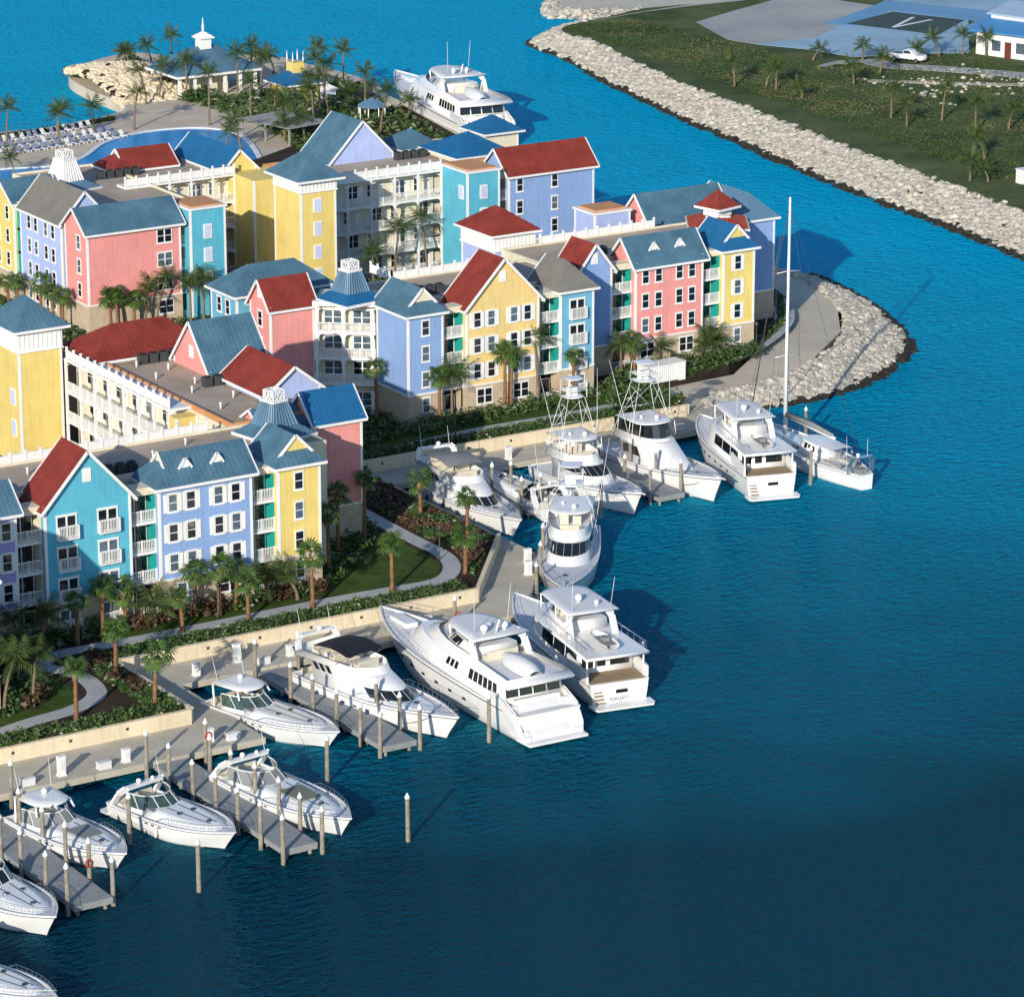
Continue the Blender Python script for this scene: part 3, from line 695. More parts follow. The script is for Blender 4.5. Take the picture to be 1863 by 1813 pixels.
# ============ second row, Y = 330.7 / 337.2
house('aqua house with long blue hipped roof behind the pink gable', 185.8, 347.6, 11.5, 5.8, 'sky', M_rblue, 'x', 2.5, 0, 0, left=[('S',3.9,ROWS[0]),('S',2.0,ROWS[0]),('S',3.9,ROWS[1]),('S',2.0,ROWS[1])])
loggia('balcony bay between the aqua hipped house and the pink red roofed house', 188.0, 190.2, 346.4, 1.2)
house('pink house with small red gable roof beside the cream balcony tower', 186.4, 341.3, 5.3, 4.4, 'pink', M_rred, 'x', 2.6, left=[('S',2.2,ROWS[0]),('S',2.2,ROWS[1]),('A',2.2,13.4)], o=.4)
house('blue corner house with gablet at the bend of the second row', 196.9, 330.6, 4.3, 6.4, 'blue', M_rblue, 'y', 2.5, 1.45, None, wins=grid('S', (2.15,))+[('S',2.15,ROW0)], gabcol='cream')
loggia('balcony bay between the blue corner house and the yellow red roofed house', 201.2, 204.1, 331.3)
house('yellow gabled house with red roof in the second row', 204.1, 330.6, 9.1, 4.4, 'amber', M_rred, 'y', 4.7, wins=grid('SH', (1.35,3.1,5.95,7.65))+[('D',2.2,ROW0),('D',6.8,ROW0),('A',4.5,14.9)], o=.45)
loggia('balcony bay between the yellow gable house and the aqua grey roofed house', 213.2, 216.2, 331.3)
house('aqua house with grey hipped roof in the second row', 216.2, 331.0, 4.3, 5.6, 'sky', M_rgrey, 'y', 2.7, 0, None, wins=grid('J', (2.15,), (10.0,7.2,4.4,1.6)))
house('blue gabled house with red roof in the second row', 222.4, 337.2, 4.6, 4.2, 'blue', M_rred, 'y', 2.9, wins=[('A',2.3,13.4)]+grid('S', (.9,)), left=[], o=.4)
house('blue link wall in shade beside the aqua grey roofed house', 220.55, 336.2, 1.85, 3.0, 'blue', M_rgrey, 'x', .2, he=HE-.4, roof=False, wins=grid('S', (.95,)))
loggia('balcony bay between the blue red roofed house and the pink dormered house', 227.0, 230.1, 337.9)
house('pink house with blue roof and two dormers in the second row', 230.1, 337.1, 9.1, 4.6, 'pink', M_rblue, 'x', 2.5, None, None, wins=grid('S', (1.35,3.1,5.9,7.6))+[('D',1.6,ROW0),('D',6.9,ROW0)], dorm=((3.0,.9,13.3),(6.5,.9,13.3)), o=.55)
loggia('balcony bay between the pink dormered house and the yellow end house', 239.2, 242.0, 337.8)
house('narrow yellow end house with blue roof near the paved tip', 242.0, 337.1, 4.3, 5.6, 'yellow', M_rdeep, 'y', 2.5, 1.45, None, wins=grid('SS', (2.0,))+[('S',2.0,ROW0)])
block('tan flat roofed block behind the second row houses', 198.0, 335.2, 220.6, 344.6, par=.2)
block('tan flat roofed block behind the pink dormered house', 220.9, 341.6, 246.3, 350.3, par=.2)
fence('white roof fence beside the yellow red roofed gable', (203.2,344.5), (216,344.5), ZG+HE)
fence('white roof fence behind the pink dormered house', (226,350.2), (241.5,350.2), ZG+HE)
fence('short white roof fence returning beside the cream balcony tower', (203.2,349), (203.2,344.5), ZG+HE)
aircon('dark rooftop air conditioner between the blue corner house and yellow gable', 202.6, 337.4, ZG+HE, 3)
aircon('dark rooftop air conditioner behind the blue red roofed gable', 228.2, 342.6, ZG+HE, 2)
cupola('steel blue ribbed turret with white lattice crest above the cream balcony tower', 195.2, 339.6, ZG+HE+.15, R(-36+45), 3.9, 2.15, 1.1, 2.3, M_rsteel, sk_m=M_rdeep)
# cream balcony tower across the inside corner
ct = empty('balcony_tower', (191.4, 340.9, ZG), R(-38), 'cream balcony tower set across the inside corner of the second row', 'building')
b = MB(); b.box(.0, 1.3, 0, 6.8, 5.5, HE+.1); b.build('wall', W_['cream'], ct)
for i in range(4):
    z = 0 if i == 0 else HS+2.8*(i-1)
    s = MB(); s.box(0, 0, z-.28, 6.6, 1.3, z); s.build('floor_slab', M_white, ct); link('railing', railing_mesh(6.6, 1.0), ct, (0, .02, z))
    for x in (1.9, 5.0): add_window(ct, 'J' if 0 else 'D', (x, 1.29, z+1.3))
    for x in (.3, 3.15, 6.3):
        c = MB(); c.box(x-.14, -.03, z, x+.14, .2, z+2.55); c.build('column', M_white, ct)
    for xa, xb in ((.44, 3.0), (3.3, 6.16)):
        a = MB()
        for j in range(4):
            t0, t1 = j/4, (j+1)/4; r0 = .6*(1-math.sqrt(1-(1-t0)**2)); r1 = .6*(1-math.sqrt(1-(1-t1)**2))
            for X in ((lambda t: xa+t*.6), (lambda t: xb-t*.6)):
                p = [(X(t0), .05, z+2.55), (X(t1), .05, z+2.55), (X(t1), .05, z+2.55-r1), (X(t0), .05, z+2.55-r0)]; a.face(p)
        tag(a.build('arch_bracket', M_white, ct), kind='stuff')
q = MB(); q.box(-.1, -.1, HE-.4, 6.8, 1.4, HE+.1); q.build('entablature', M_white, ct)
house('lavender tower with white frieze and red pyramid roof', 220.2, 350.8, 5.4, 6.8, 'lav', M_rred, 'y', 2.3, 0, 0, o=.65, he=14.0, band=1.9, stone=False)
house('small lavender block with orange flat roof behind the second row', 236.3, 354.6, 4.9, 4.2, 'lav', M_orange, 'x', .2, he=HE+1.3, stone=False, roof=False)
b = MB(); b.box(236.1, 354.4, ZG+HE+1.3, 241.4, 359, ZG+HE+1.55); tag(b.build('roof_coping', M_white), 'white coping of the small lavender block', 'coping')
b = MB(); b.box(236.6, 354.9, ZG+HE+1.56, 240.9, 358.4, ZG+HE+1.75); tag(b.build('flat_roof', M_orange), 'orange flat roof of the small lavender block', 'flat roof')
house('pink gabled roof house with long blue roof behind the red pavilion', 242.9, 353.0, 11, 5.4, 'pink', M_rblue, 'x', 2.9, None, None, o=.45, he=HE)
house('tall blue end house with blue grey roof at the tip', 252.8, 348.2, 4.4, 9.5, 'blue', M_rsteel, 'y', 2.6, 0, None, o=.5)
cupola('red two tiered pavilion roof with white drum near the tip', 248.3, 347.2, ZG+HE+.4, R(-32), 4.9, 2.0, 1.75, .1, M_rred, 4, M_rred, crest=False)
b = MB(); b.box(-1.15,-1.15,0,1.15,1.15,1.1); pv = empty('roof_lantern', (248.3,347.2,ZG+HE+1.35), R(-32+45), 'white lantern with small red pyramid on the red pavilion', 'roof lantern'); b.build('drum', M_white, pv)
s = MB(); A = [(-1.9,-1.9,1.1),(1.9,-1.9,1.1),(1.9,1.9,1.1),(-1.9,1.9,1.1)]
for i in range(4): add_plane(s, [A[i], A[(i+1)%4], (0,0,3.0)])
ro = s.build('roof', M_rred, pv); fascia_mesh([(A[i], A[(i+1)%4]) for i in range(4)]).build('fascia', M_white, ro)
# ============ third row, Y = 383
house('pink block with large blank wall and blue roof at the left', 185.8, 383.5, 12.0, 5.7, 'pink', M_rblue, 'x', 2.3, None, None, wins=grid('D', (9.9,), ROWS+(ROW0,)), left=grid('S', (2.2,)), o=.5)
loggia('balcony bay between the pink block and the narrow turquoise tower', 197.8, 198.8, 384.3, 1.2, side='cream')
house('narrow turquoise tower with orange flat roof', 198.8, 382.9, 4.6, 5.2, 'aqua', M_orange, 'x', .2, he=13.2, stone=False, roof=False, wins=grid('V', (2.25,)))
b = MB(); b.box(198.6, 382.7, ZG+13.2, 203.6, 388.3, ZG+13.45); tag(b.build('roof_coping', M_white), 'white coping of the narrow turquoise tower', 'coping')
b = MB(); b.box(199.0, 383.1, ZG+13.46, 203.2, 387.9, ZG+13.6); tag(b.build('flat_roof', M_orange), 'orange flat roof of the narrow turquoise tower', 'flat roof')
house('lavender house with grey roof and many paired windows at the left', 185.6, 389.8, 6.0, 11.0, 'lav', M_rgrey, 'y', 3.3, None, None, left=[('S',y,z) for z in ROWS+(ROW0,) for y in (2.2,4.1,6.8,8.6)], o=.4)
loggia('teal balcony bay between the lavender house and the yellow left edge house', 186.0, 188.2, 401.0, 2.0)
house('yellow house with blue roof at the left picture edge', 185.6, 402.6, 6.0, 6.0, 'yellow', M_rblue, 'x', 2.1, None, None, left=[('S',y,z) for z in ROWS for y in (1.8,4.4)], o=.45)
block('grey flat roof between the white turret and the pink block', 191.8, 389.4, 203.4, 416, par=.25)
block('orange edged flat terrace below the far red roof house', 203.4, 403.6, 214.4, 416, cop=M_orange, par=.25)
cupola('white lit turret with lattice crest behind the grey roofed house', 194.2, 406.2, ZG+HE+.1, R(12), 4.4, 2.3, 1.25, 2.6, M_white, sk_m=M_rsteel)
house('red roofed roof house on the far terrace beside the pool', 202.4, 409.4, 8.2, 5.0, 'cream', M_rred, 'x', 2.1, .9, None, stone=False, he=.5, zg=ZG+HE)
house('yellow gable with deep blue roof on the far terrace', 213.7, 402.7, 4.6, 12.5, 'yellow', M_rdeep, 'y', 2.3, stone=False, he=.6, zg=ZG+HE, o=.35)
gallery('white gallery storeys beneath the far terrace beside the yellow wing', 199.8, 401.3, 14.8, 4, 5, 0)
fence('white roof fence on top of the far left gallery', (199.8,401.4), (214.6,401.4), ZG+HE+.25, .9)
house('yellow angled wing beside the yellow frieze tower', 214.6, 396.4, 6.2, 7.0, 'yellow', M_white, 'x', .2, he=HE+.2, stone=False, roof=False, wins=[])
house('yellow tower with white frieze and blue pyramid roof in the middle', 211.9, 380.0, 4.7, 6.4, 'yellow', M_rblue, 'y', 2.5, 0, 0, o=.85, he=15.8, band=1.5, stone=False, wins=grid('V', (2.2,), (12.6,9.8,7.0,4.2)))
block('flat roofed block behind the long four storey galleries', 220.0, 392.2, 246, 404, cop=M_orange, par=.35)
gallery('long four storey white galleries facing the inner courtyard', 220.6, 389.9, 16.6, 4, 5, 0)
fence('white roof fence above the long four storey galleries', (220.6,390.1), (237.2,390.1), ZG+HE+.25, .95)
house('turquoise tower with orange flat roof beside the long galleries', 237.1, 383.7, 4.6, 6.0, 'aqua', M_orange, 'x', .2, he=13.0, stone=False, roof=False, wins=grid('V', (2.3,)), left=[('V',1.4,10.5)])
b = MB(); b.box(236.9, 383.5, ZG+13.0, 241.9, 389.9, ZG+13.25); tag(b.build('roof_coping', M_white), 'white coping of the turquoise tower beside the galleries', 'coping')
b = MB(); b.box(237.3, 383.9, ZG+13.26, 241.5, 389.5, ZG+13.4); tag(b.build('flat_roof', M_orange), 'orange flat roof of the turquoise tower beside the galleries', 'flat roof')
loggia('balcony bay between the turquoise tower and the tall blue red roofed house', 241.7, 243.6, 385.2, 1.4, side='cream')
house('tall blue house with red roof standing against the water', 243.6, 384.6, 12.5, 5.6, 'blue', M_rred, 'x', 2.6, None, None, wins=[('S',1.6,z) for z in ROWS]+[('S',6.7,z) for z in ROWS+(ROW0,)], o=.5)
house('big lavender gable with steep blue roof on the far terrace', 227.2, 400.0, 9.2, 7.0, 'lav', M_rblue, 'y', 4.7, stone=False, he=.5, zg=ZG+HE, o=.35)
house('small teal hipped roof house on the terrace above the galleries', 238.6, 401.4, 5.0, 5.4, 'cream', M_rblue, 'x', 1.9, 0, 0, stone=False, he=.6, zg=ZG+HE, o=.6)
house('blue hipped roof house beside the tall blue red roofed house', 241.2, 392.6, 7.4, 8.0, 'cream', M_rdeep, 'x', 2.2, 0, 0, stone=False, he=.8, zg=ZG+HE, o=.6)
aircon('dark rooftop air conditioner in front of the far red roof house', 200.0, 408.2, ZG+HE, 5)
aircon('dark rooftop air conditioner beside the far yellow gable', 211.0, 412.0, ZG+HE, 2)
aircon('dark rooftop air conditioner beside the big lavender gable', 236.2, 398.6, ZG+HE, 4)

VM = MB(); VM.tube([(0,0,0),(0,0,.55)], .09, 7); VM.tube([(0,0,.5),(0,0,.62),(0,0,.72)], [.15,.15,.04], 7); VM = VM.data('roof_vent', M_white)
for i, (x, y, w_) in enumerate(((164.5,305.5,'nearest the near ribbed turret'),(163.2,309.0,'left, beside the yellow gallery end block'),(166.2,312.0,'left of the red roof house eaves'),(163.6,315.6,'in the left middle of the tan terrace'),(165.4,318.4,'in the middle of the tan terrace'),(163.0,322.0,'beside the gallery parapet'),(165.6,324.4,'left of the tall pink gable'),(163.4,327.0,'below the long red hipped roof'),(150.2,297.8,'on the flat roof behind the periwinkle house'),(154.6,299.8,'on the flat roof left of the near turret'),(138.2,299.0,'on the flat roof behind the aqua gable'))):
    tag(link('roof_vent', VM, None, (x, y, ZG+HE)), 'small white roof vent ' + w_, 'roof vent', 'small white roof vents')
# ------------------------------------------------------------------ planting
M_frond = mat('palm frond green', (.035,.068,.014), .55, .40, .9, .3, col2=(.062,.095,.022))
M_fan = mat('fan palm leaf green', (.035,.085,.016), .5, .40, .9, .3, col2=(.070,.125,.025))
M_dead = mat('dry palm skirt', (.26,.18,.09), .8, .2, 2, .1)
M_bark = mat('palm trunk grey brown', (.20,.155,.105), .9, .3, 3, .1, bump=.4, bscale=6, fine=.2)
M_barkr = mat('palm trunk red brown', (.24,.125,.065), .9, .3, 3, .1, bump=.4, bscale=6, fine=.2)
M_leaf = mat('glossy shrub leaf', (.032,.075,.016), .4, .45, 1.3, .5, col2=(.060,.11,.025))
M_leafy = mat('pale shrub leaf', (.09,.13,.04), .4, .35, 1.3, .5)
M_croton = mat('red brown croton leaf', (.075,.040,.022), .5, .5, 1.5, .4, col2=(.10,.06,.03))
def frond_mesh(name, L, droop, pairs, m, seed, wid=.09, ll=.75):
    rg = random.Random(seed); b = MB(); P = []
    for i in range(9):
        t = i/8; P.append(Vector((L*t*(1-.10*t), 0, .55*L*t*(1-t*droop))))
    b.tube(P, [.035*(1-.8*i/8) for i in range(9)], 3, cap=False)
    for i in range(pairs):
        t = .14+.84*i/(pairs-1); q = t*8; k = min(int(q), 7); p = P[k].lerp(P[k+1], q-k); d = (P[k+1]-P[k]).normalized()
        l = L*ll*.42*math.sin(math.pi*min(1, .18+.80*t))**.8+.12
        for sg in (1, -1):
            o = (Vector((0, sg, 0))*.80+d*(.55+.3*t)+Vector((0, 0, -.30-.45*rg.random()))).normalized()
            w = d*wid*.5*(1.4-t*.6); m1 = p+o*l*.55+V(0, 0, .04); e = p+o*l+V(0, 0, -.16*l)
            b.face([p-w, p+w, m1+w, m1-w]); b.face([m1-w, m1+w, e])
    return b.data(name, m)
def fan_mesh(name, L, m, seed):
    rg = random.Random(seed); b = MB(); e = Vector((L*.55, 0, L*.28)); b.tube([(0,0,0), (L*.3, 0, L*.2), e], [.03, .025, .02], 3, cap=False)
    n = 11; r = L*.62
    for i in range(n):
        a = R(-105+210*i/(n-1)); d = Vector((math.cos(a), math.sin(a), -.05-.35*abs(math.sin(a))-.15*rg.random())).normalized(); a2 = R(9.0)
        s_ = Vector((-math.sin(a), math.cos(a), 0))*r*.10
        m1 = e+d*r*.6+V(0,0,.05); tip = e+d*r*rg.uniform(.92,1.08)+V(0,0,-.16*r)
        b.face([e, m1-s_, m1+s_]); b.face([m1-s_, tip, m1+s_])
    return b.data(name, m)
COCO = [frond_mesh('frond', 2.9, dr, 13, M_frond, k) for k, dr in enumerate((.55, .75, 1.0, 1.25))]
FAN = [fan_mesh('fan_leaf', 1.75, M_fan, k) for k in range(3)]
def trunk_mesh(h, r0, r1, lean, m, seed):
    rg = random.Random(seed); b = MB(); n = max(6, int(h*2)); a = rg.random()*6.28; P = []; rs = []
    for i in range(n+1):
        t = i/n; P.append((lean*t*t*math.cos(a), lean*t*t*math.sin(a), h*t)); rs.append((r0+(r1-r0)*t+ (.10 if i == 0 else 0))*(1.07 if i % 2 else .97))
    b.tube(P, rs, 7); return b.data('trunk', m), Vector(P[-1])
TR = {}
def palm(label, x, y, z, h, kind='coco', seed=0, scale=1.0, whole=False, nf=None, group='palm trees'):
    rg = random.Random(seed*7+int(x*13)+int(y*5)); e = empty('palm_tree', (x, y, z), rg.random()*6.28, label, 'palm tree', group)
    key = (kind, round(h), seed % 3)
    if key not in TR: TR[key] = trunk_mesh(round(h), .17 if kind == 'coco' else .21, .11 if kind == 'coco' else .16, (.6 if kind == 'coco' else .15)*(seed % 3), M_bark if kind == 'coco' else M_barkr, seed)
    tm, top = TR[key]; k = h/round(h); t = link('trunk', tm, e); t.scale = (1, 1, k); tp = Vector((top.x, top.y, top.z*k))
    n = nf or (14 if kind == 'coco' else 14)
    def pose(i):
        ang = i*2.39996+rg.uniform(-.25,.25); f = (i+.5)/n
        if kind == 'coco': el = R(82-84*f+rg.uniform(-9,9)); me = COCO[min(3, int(f*4))]
        else: el = R(82-112*f+rg.uniform(-12,12)); me = FAN[i % 3]
        sc = scale*rg.uniform(.85,1.12)
        return me, ang, el, sc
    if not whole:
        for i in range(n):
            me, ang, el, sc = pose(i); o = link('frond', me, e, tp+V(0,0,rg.uniform(-.15,.12)))
            base = R(22) if kind == 'coco' else R(20)
            o.rotation_euler = (0, -(el-base), ang); o.scale = (sc, sc, sc)
    else:
        b = MB()
        for i in range(n):
            me, ang, el, sc = pose(i); M = Matrix.Translation(tp) @ Matrix.Rotation(ang, 4, 'Z') @ Matrix.Rotation(-(el-R(22)), 4, 'Y') @ Matrix.Scale(sc, 4)
            b.mesh([M @ v.co for v in me.vertices], [tuple(p.vertices) for p in me.polygons])
        b.build('crown', M_frond if kind == 'coco' else M_fan, e)
    if kind != 'coco':
        s = MB(); s.tube([tp-V(0,0,1.0), tp-V(0,0,.3), tp], [.24, .34, .22], 8); s.build('dry_skirt', M_dead, e)
    return e
def leaves(mb, p, n, r, sz, rg, h=.8, m=0, flat=.5):
    for _ in range(n):
        a = rg.random()*6.28; q = rg.random()**.5; zz = rg.random()
        c = Vector((p[0]+r*q*math.cos(a), p[1]+r*q*math.sin(a), p[2]+h*zz*(1-.45*q*q)))
        u = Vector((rg.gauss(0,1), rg.gauss(0,1), rg.gauss(0,flat))).normalized(); w = u.cross(Vector((rg.gauss(0,1), rg.gauss(0,1), rg.gauss(0,1)))).normalized()
        s = sz*rg.uniform(.6,1.3); mb.face([c-u*s, c+w*s*.45, c+u*s, c-w*s*.45], m)
def shrub(label, x, y, z, r, h, m=None, n=170, sz=.24, seed=0, name='shrub'):
    rg = random.Random(seed+int(x*17+y*3)); e = empty(name, (x, y, z), 0, label, 'shrub', 'shrubs in the planting beds')
    b = MB()
    for k in range(5): leaves(b, (rg.uniform(-.5,.5)*r, rg.uniform(-.5,.5)*r, 0), n//5, r*.7, sz, rg, h*rg.uniform(.7,1.1))
    b.build('foliage', m or M_leaf, e); t = MB()
    for k in range(3): t.tube([(rg.uniform(-.1,.1), rg.uniform(-.1,.1), 0), (rg.uniform(-.4,.4)*r, rg.uniform(-.4,.4)*r, h*.7)], [.04,.02], 4)
    t.build('stem', M_bark, e)
def bed(name, label, poly, z, density, sz, h, mats, seed, kind='stuff'):
    rg = random.Random(seed); xs = [p[0] for p in poly]; ys = [p[1] for p in poly]
    def inside(x, y):
        c = False; n = len(poly)
        for i in range(n):
            (a, b), (d, e) = poly[i], poly[(i+1) % n]
            if (b > y) != (e > y) and x < (d-a)*(y-b)/(e-b)+a: c = not c
        return c
    area = (max(xs)-min(xs))*(max(ys)-min(ys)); b = MB(); N = int(area*density)
    for _ in range(N):
        x = rg.uniform(min(xs), max(xs)); y = rg.uniform(min(ys), max(ys))
        if inside(x, y):
            hh = h*(.75+.5*noise.noise(Vector((x*.9, y*.9, seed)))); k = 0 if noise.noise(Vector((x*.35, y*.35, seed+3.3))) < .1 else min(1, len(mats)-1)
            leaves(b, (x, y, z), 5, .28, sz, rg, hh, k)
    o = tag(b.build(name, mats), label, 'planting', kind=kind); return o
def hedge(label, pts, w, h, z, seed, dens=26):
    rg = random.Random(seed); e = empty('hedge', (pts[0][0], pts[0][1], z), 0, label, 'hedge', 'clipped hedges above the quay walls'); off = (-pts[0][0], -pts[0][1], -z)
    c = MB(); b = MB()
    for p, q in zip(pts, pts[1:]):
        p = Vector(p); q = Vector(q); L = (q-p).length; d = (q-p).normalized(); nn = Vector((-d.y, d.x))
        c.beam((p.x, p.y, z+h*.28), (q.x, q.y, z+h*.28), w*.6, h*.56)
        for _ in range(int(L*w*dens*1.3)):
            t = p+d*rg.uniform(0, L)+nn*rg.uniform(-w/2, w/2); leaves(b, (t.x, t.y, z+.05), 6, .25, .19, rg, h*(.8+.45*noise.noise(Vector((t.x*1.1, t.y*1.1, seed)))), 0 if rg.random() < .68 else 1)
    c.build('hedge_core', mat('dark hedge core', (.012,.018,.007), .95, .3), e, off); tag(b.build('foliage', [M_leaf, M_leafy], e, off), kind='stuff')  # core is a solid near-black box inside the leaves
hedge('leafy hedge above the cream wall at lower left', [(60,267.1),(136.2,267.1)], 1.7, 1.15, 2.2, 1)
hedge('long leafy hedge above the wall behind the largest yachts', [(139,281.7),(173.6,281.7)], 1.7, 1.1, 2.2, 2)
hedge('leafy hedge above the wall behind the sportfishing boats', [(186,322.8),(217,322.9),(227,323.6)], 1.7, 1.1, 2.2, 3)
hedge('curving low hedge between the footpath and the road at the tip', [(232.5,332.2),(241,334.9),(250,340.4),(257.8,346.8),(263,355),(265.4,363)], 1.1, .85, 1.9, 4)
bed('ground_cover', 'leafy dark planting in the bed beside the notch of the quay', [(134.4,268.4),(136.8,268.4),(136.8,280),(139,281),(137,284),(134.2,283),(134.4,276)], 2.2, 18, .22, .8, [M_leaf, M_croton], 5)
bed('ground_cover', 'red brown croton planting between the curved path and slanting wall', [(175.6,283.4),(184,294),(184.2,316),(179.4,316),(178.8,297),(178.2,290)], 2.2, 14, .22, .6, [M_croton, M_leaf], 6)
bed('ground_cover', 'dark shrubby planting along the feet of the front row houses', [(118,286.9),(162.8,287.3),(163.4,289),(118,289)], 2.2, 10, .28, 1.9, [M_leaf, M_croton], 7)
bed('ground_cover', 'dark shrubby planting along the feet of the second row houses', [(196,327.4),(214,328.4),(246,334.8),(247,336.8),(228,336.6),(221,330.6),(196,330.2)], 2.2, 9, .28, 2.0, [M_leaf, M_leafy], 8)
bed('ground_cover', 'dense shrubs between the sportfishing boats and the white container', [(219,324),(226.4,324.4),(227,329.6),(220,329.6)], 2.2, 9, .28, 1.7, [M_leaf, M_leaf], 9)
bed('ground_cover', 'leafy courtyard planting in front of the long galleries', [(205,366),(238,372),(238,384),(222,388),(204,380)], 2.2, 3, .3, 1.6, [M_leaf, M_leafy], 10)
bed('ground_cover', 'dark courtyard planting beside the turquoise tower', [(203.8,384),(211.6,384),(211.6,401),(203.8,401)], 2.2, 4, .3, 1.6, [M_leaf, M_leaf], 11)
bed('ground_cover', 'leafy garden shrubs between the pool terrace and the lavender gable', [(256,455),(279,455),(290,505),(262,503),(262,480)], 1.7, 1.6, .45, 1.7, [M_leaf, M_leafy], 12)

bed('ground_cover', 'dense dark undergrowth of the palm grove at the left edge', [(118,273),(126.5,273.4),(129.4,276.2),(129.2,281),(131,284.4),(136,287),(136,288.8),(118,288.8)], 2.2, 6, .32, 2.2, [M_leaf, M_croton], 13)
bed('ground_cover', 'dark undergrowth in shade below the pink wall', [(163.6,289.5),(168,292),(176,301),(178,311),(174.6,314),(164,300)], 2.2, 4, .28, 1.2, [M_leaf, M_leaf], 14)
bed('ground_cover', 'dark shrubs in shade below the cream balcony tower', [(178.6,314),(184,317),(184,324),(196,328.4),(196.4,336),(191,340),(176.5,336)], 2.2, 4, .30, 1.5, [M_leaf, M_leaf], 15)
bed('ground_cover', 'roadside planting in front of the pink block', [(182.5,379),(204,378.6),(204,382.6),(185.4,383.2),(185.2,404),(182.4,404)], 2.2, 4, .28, 1.2, [M_leaf, M_leafy], 16)
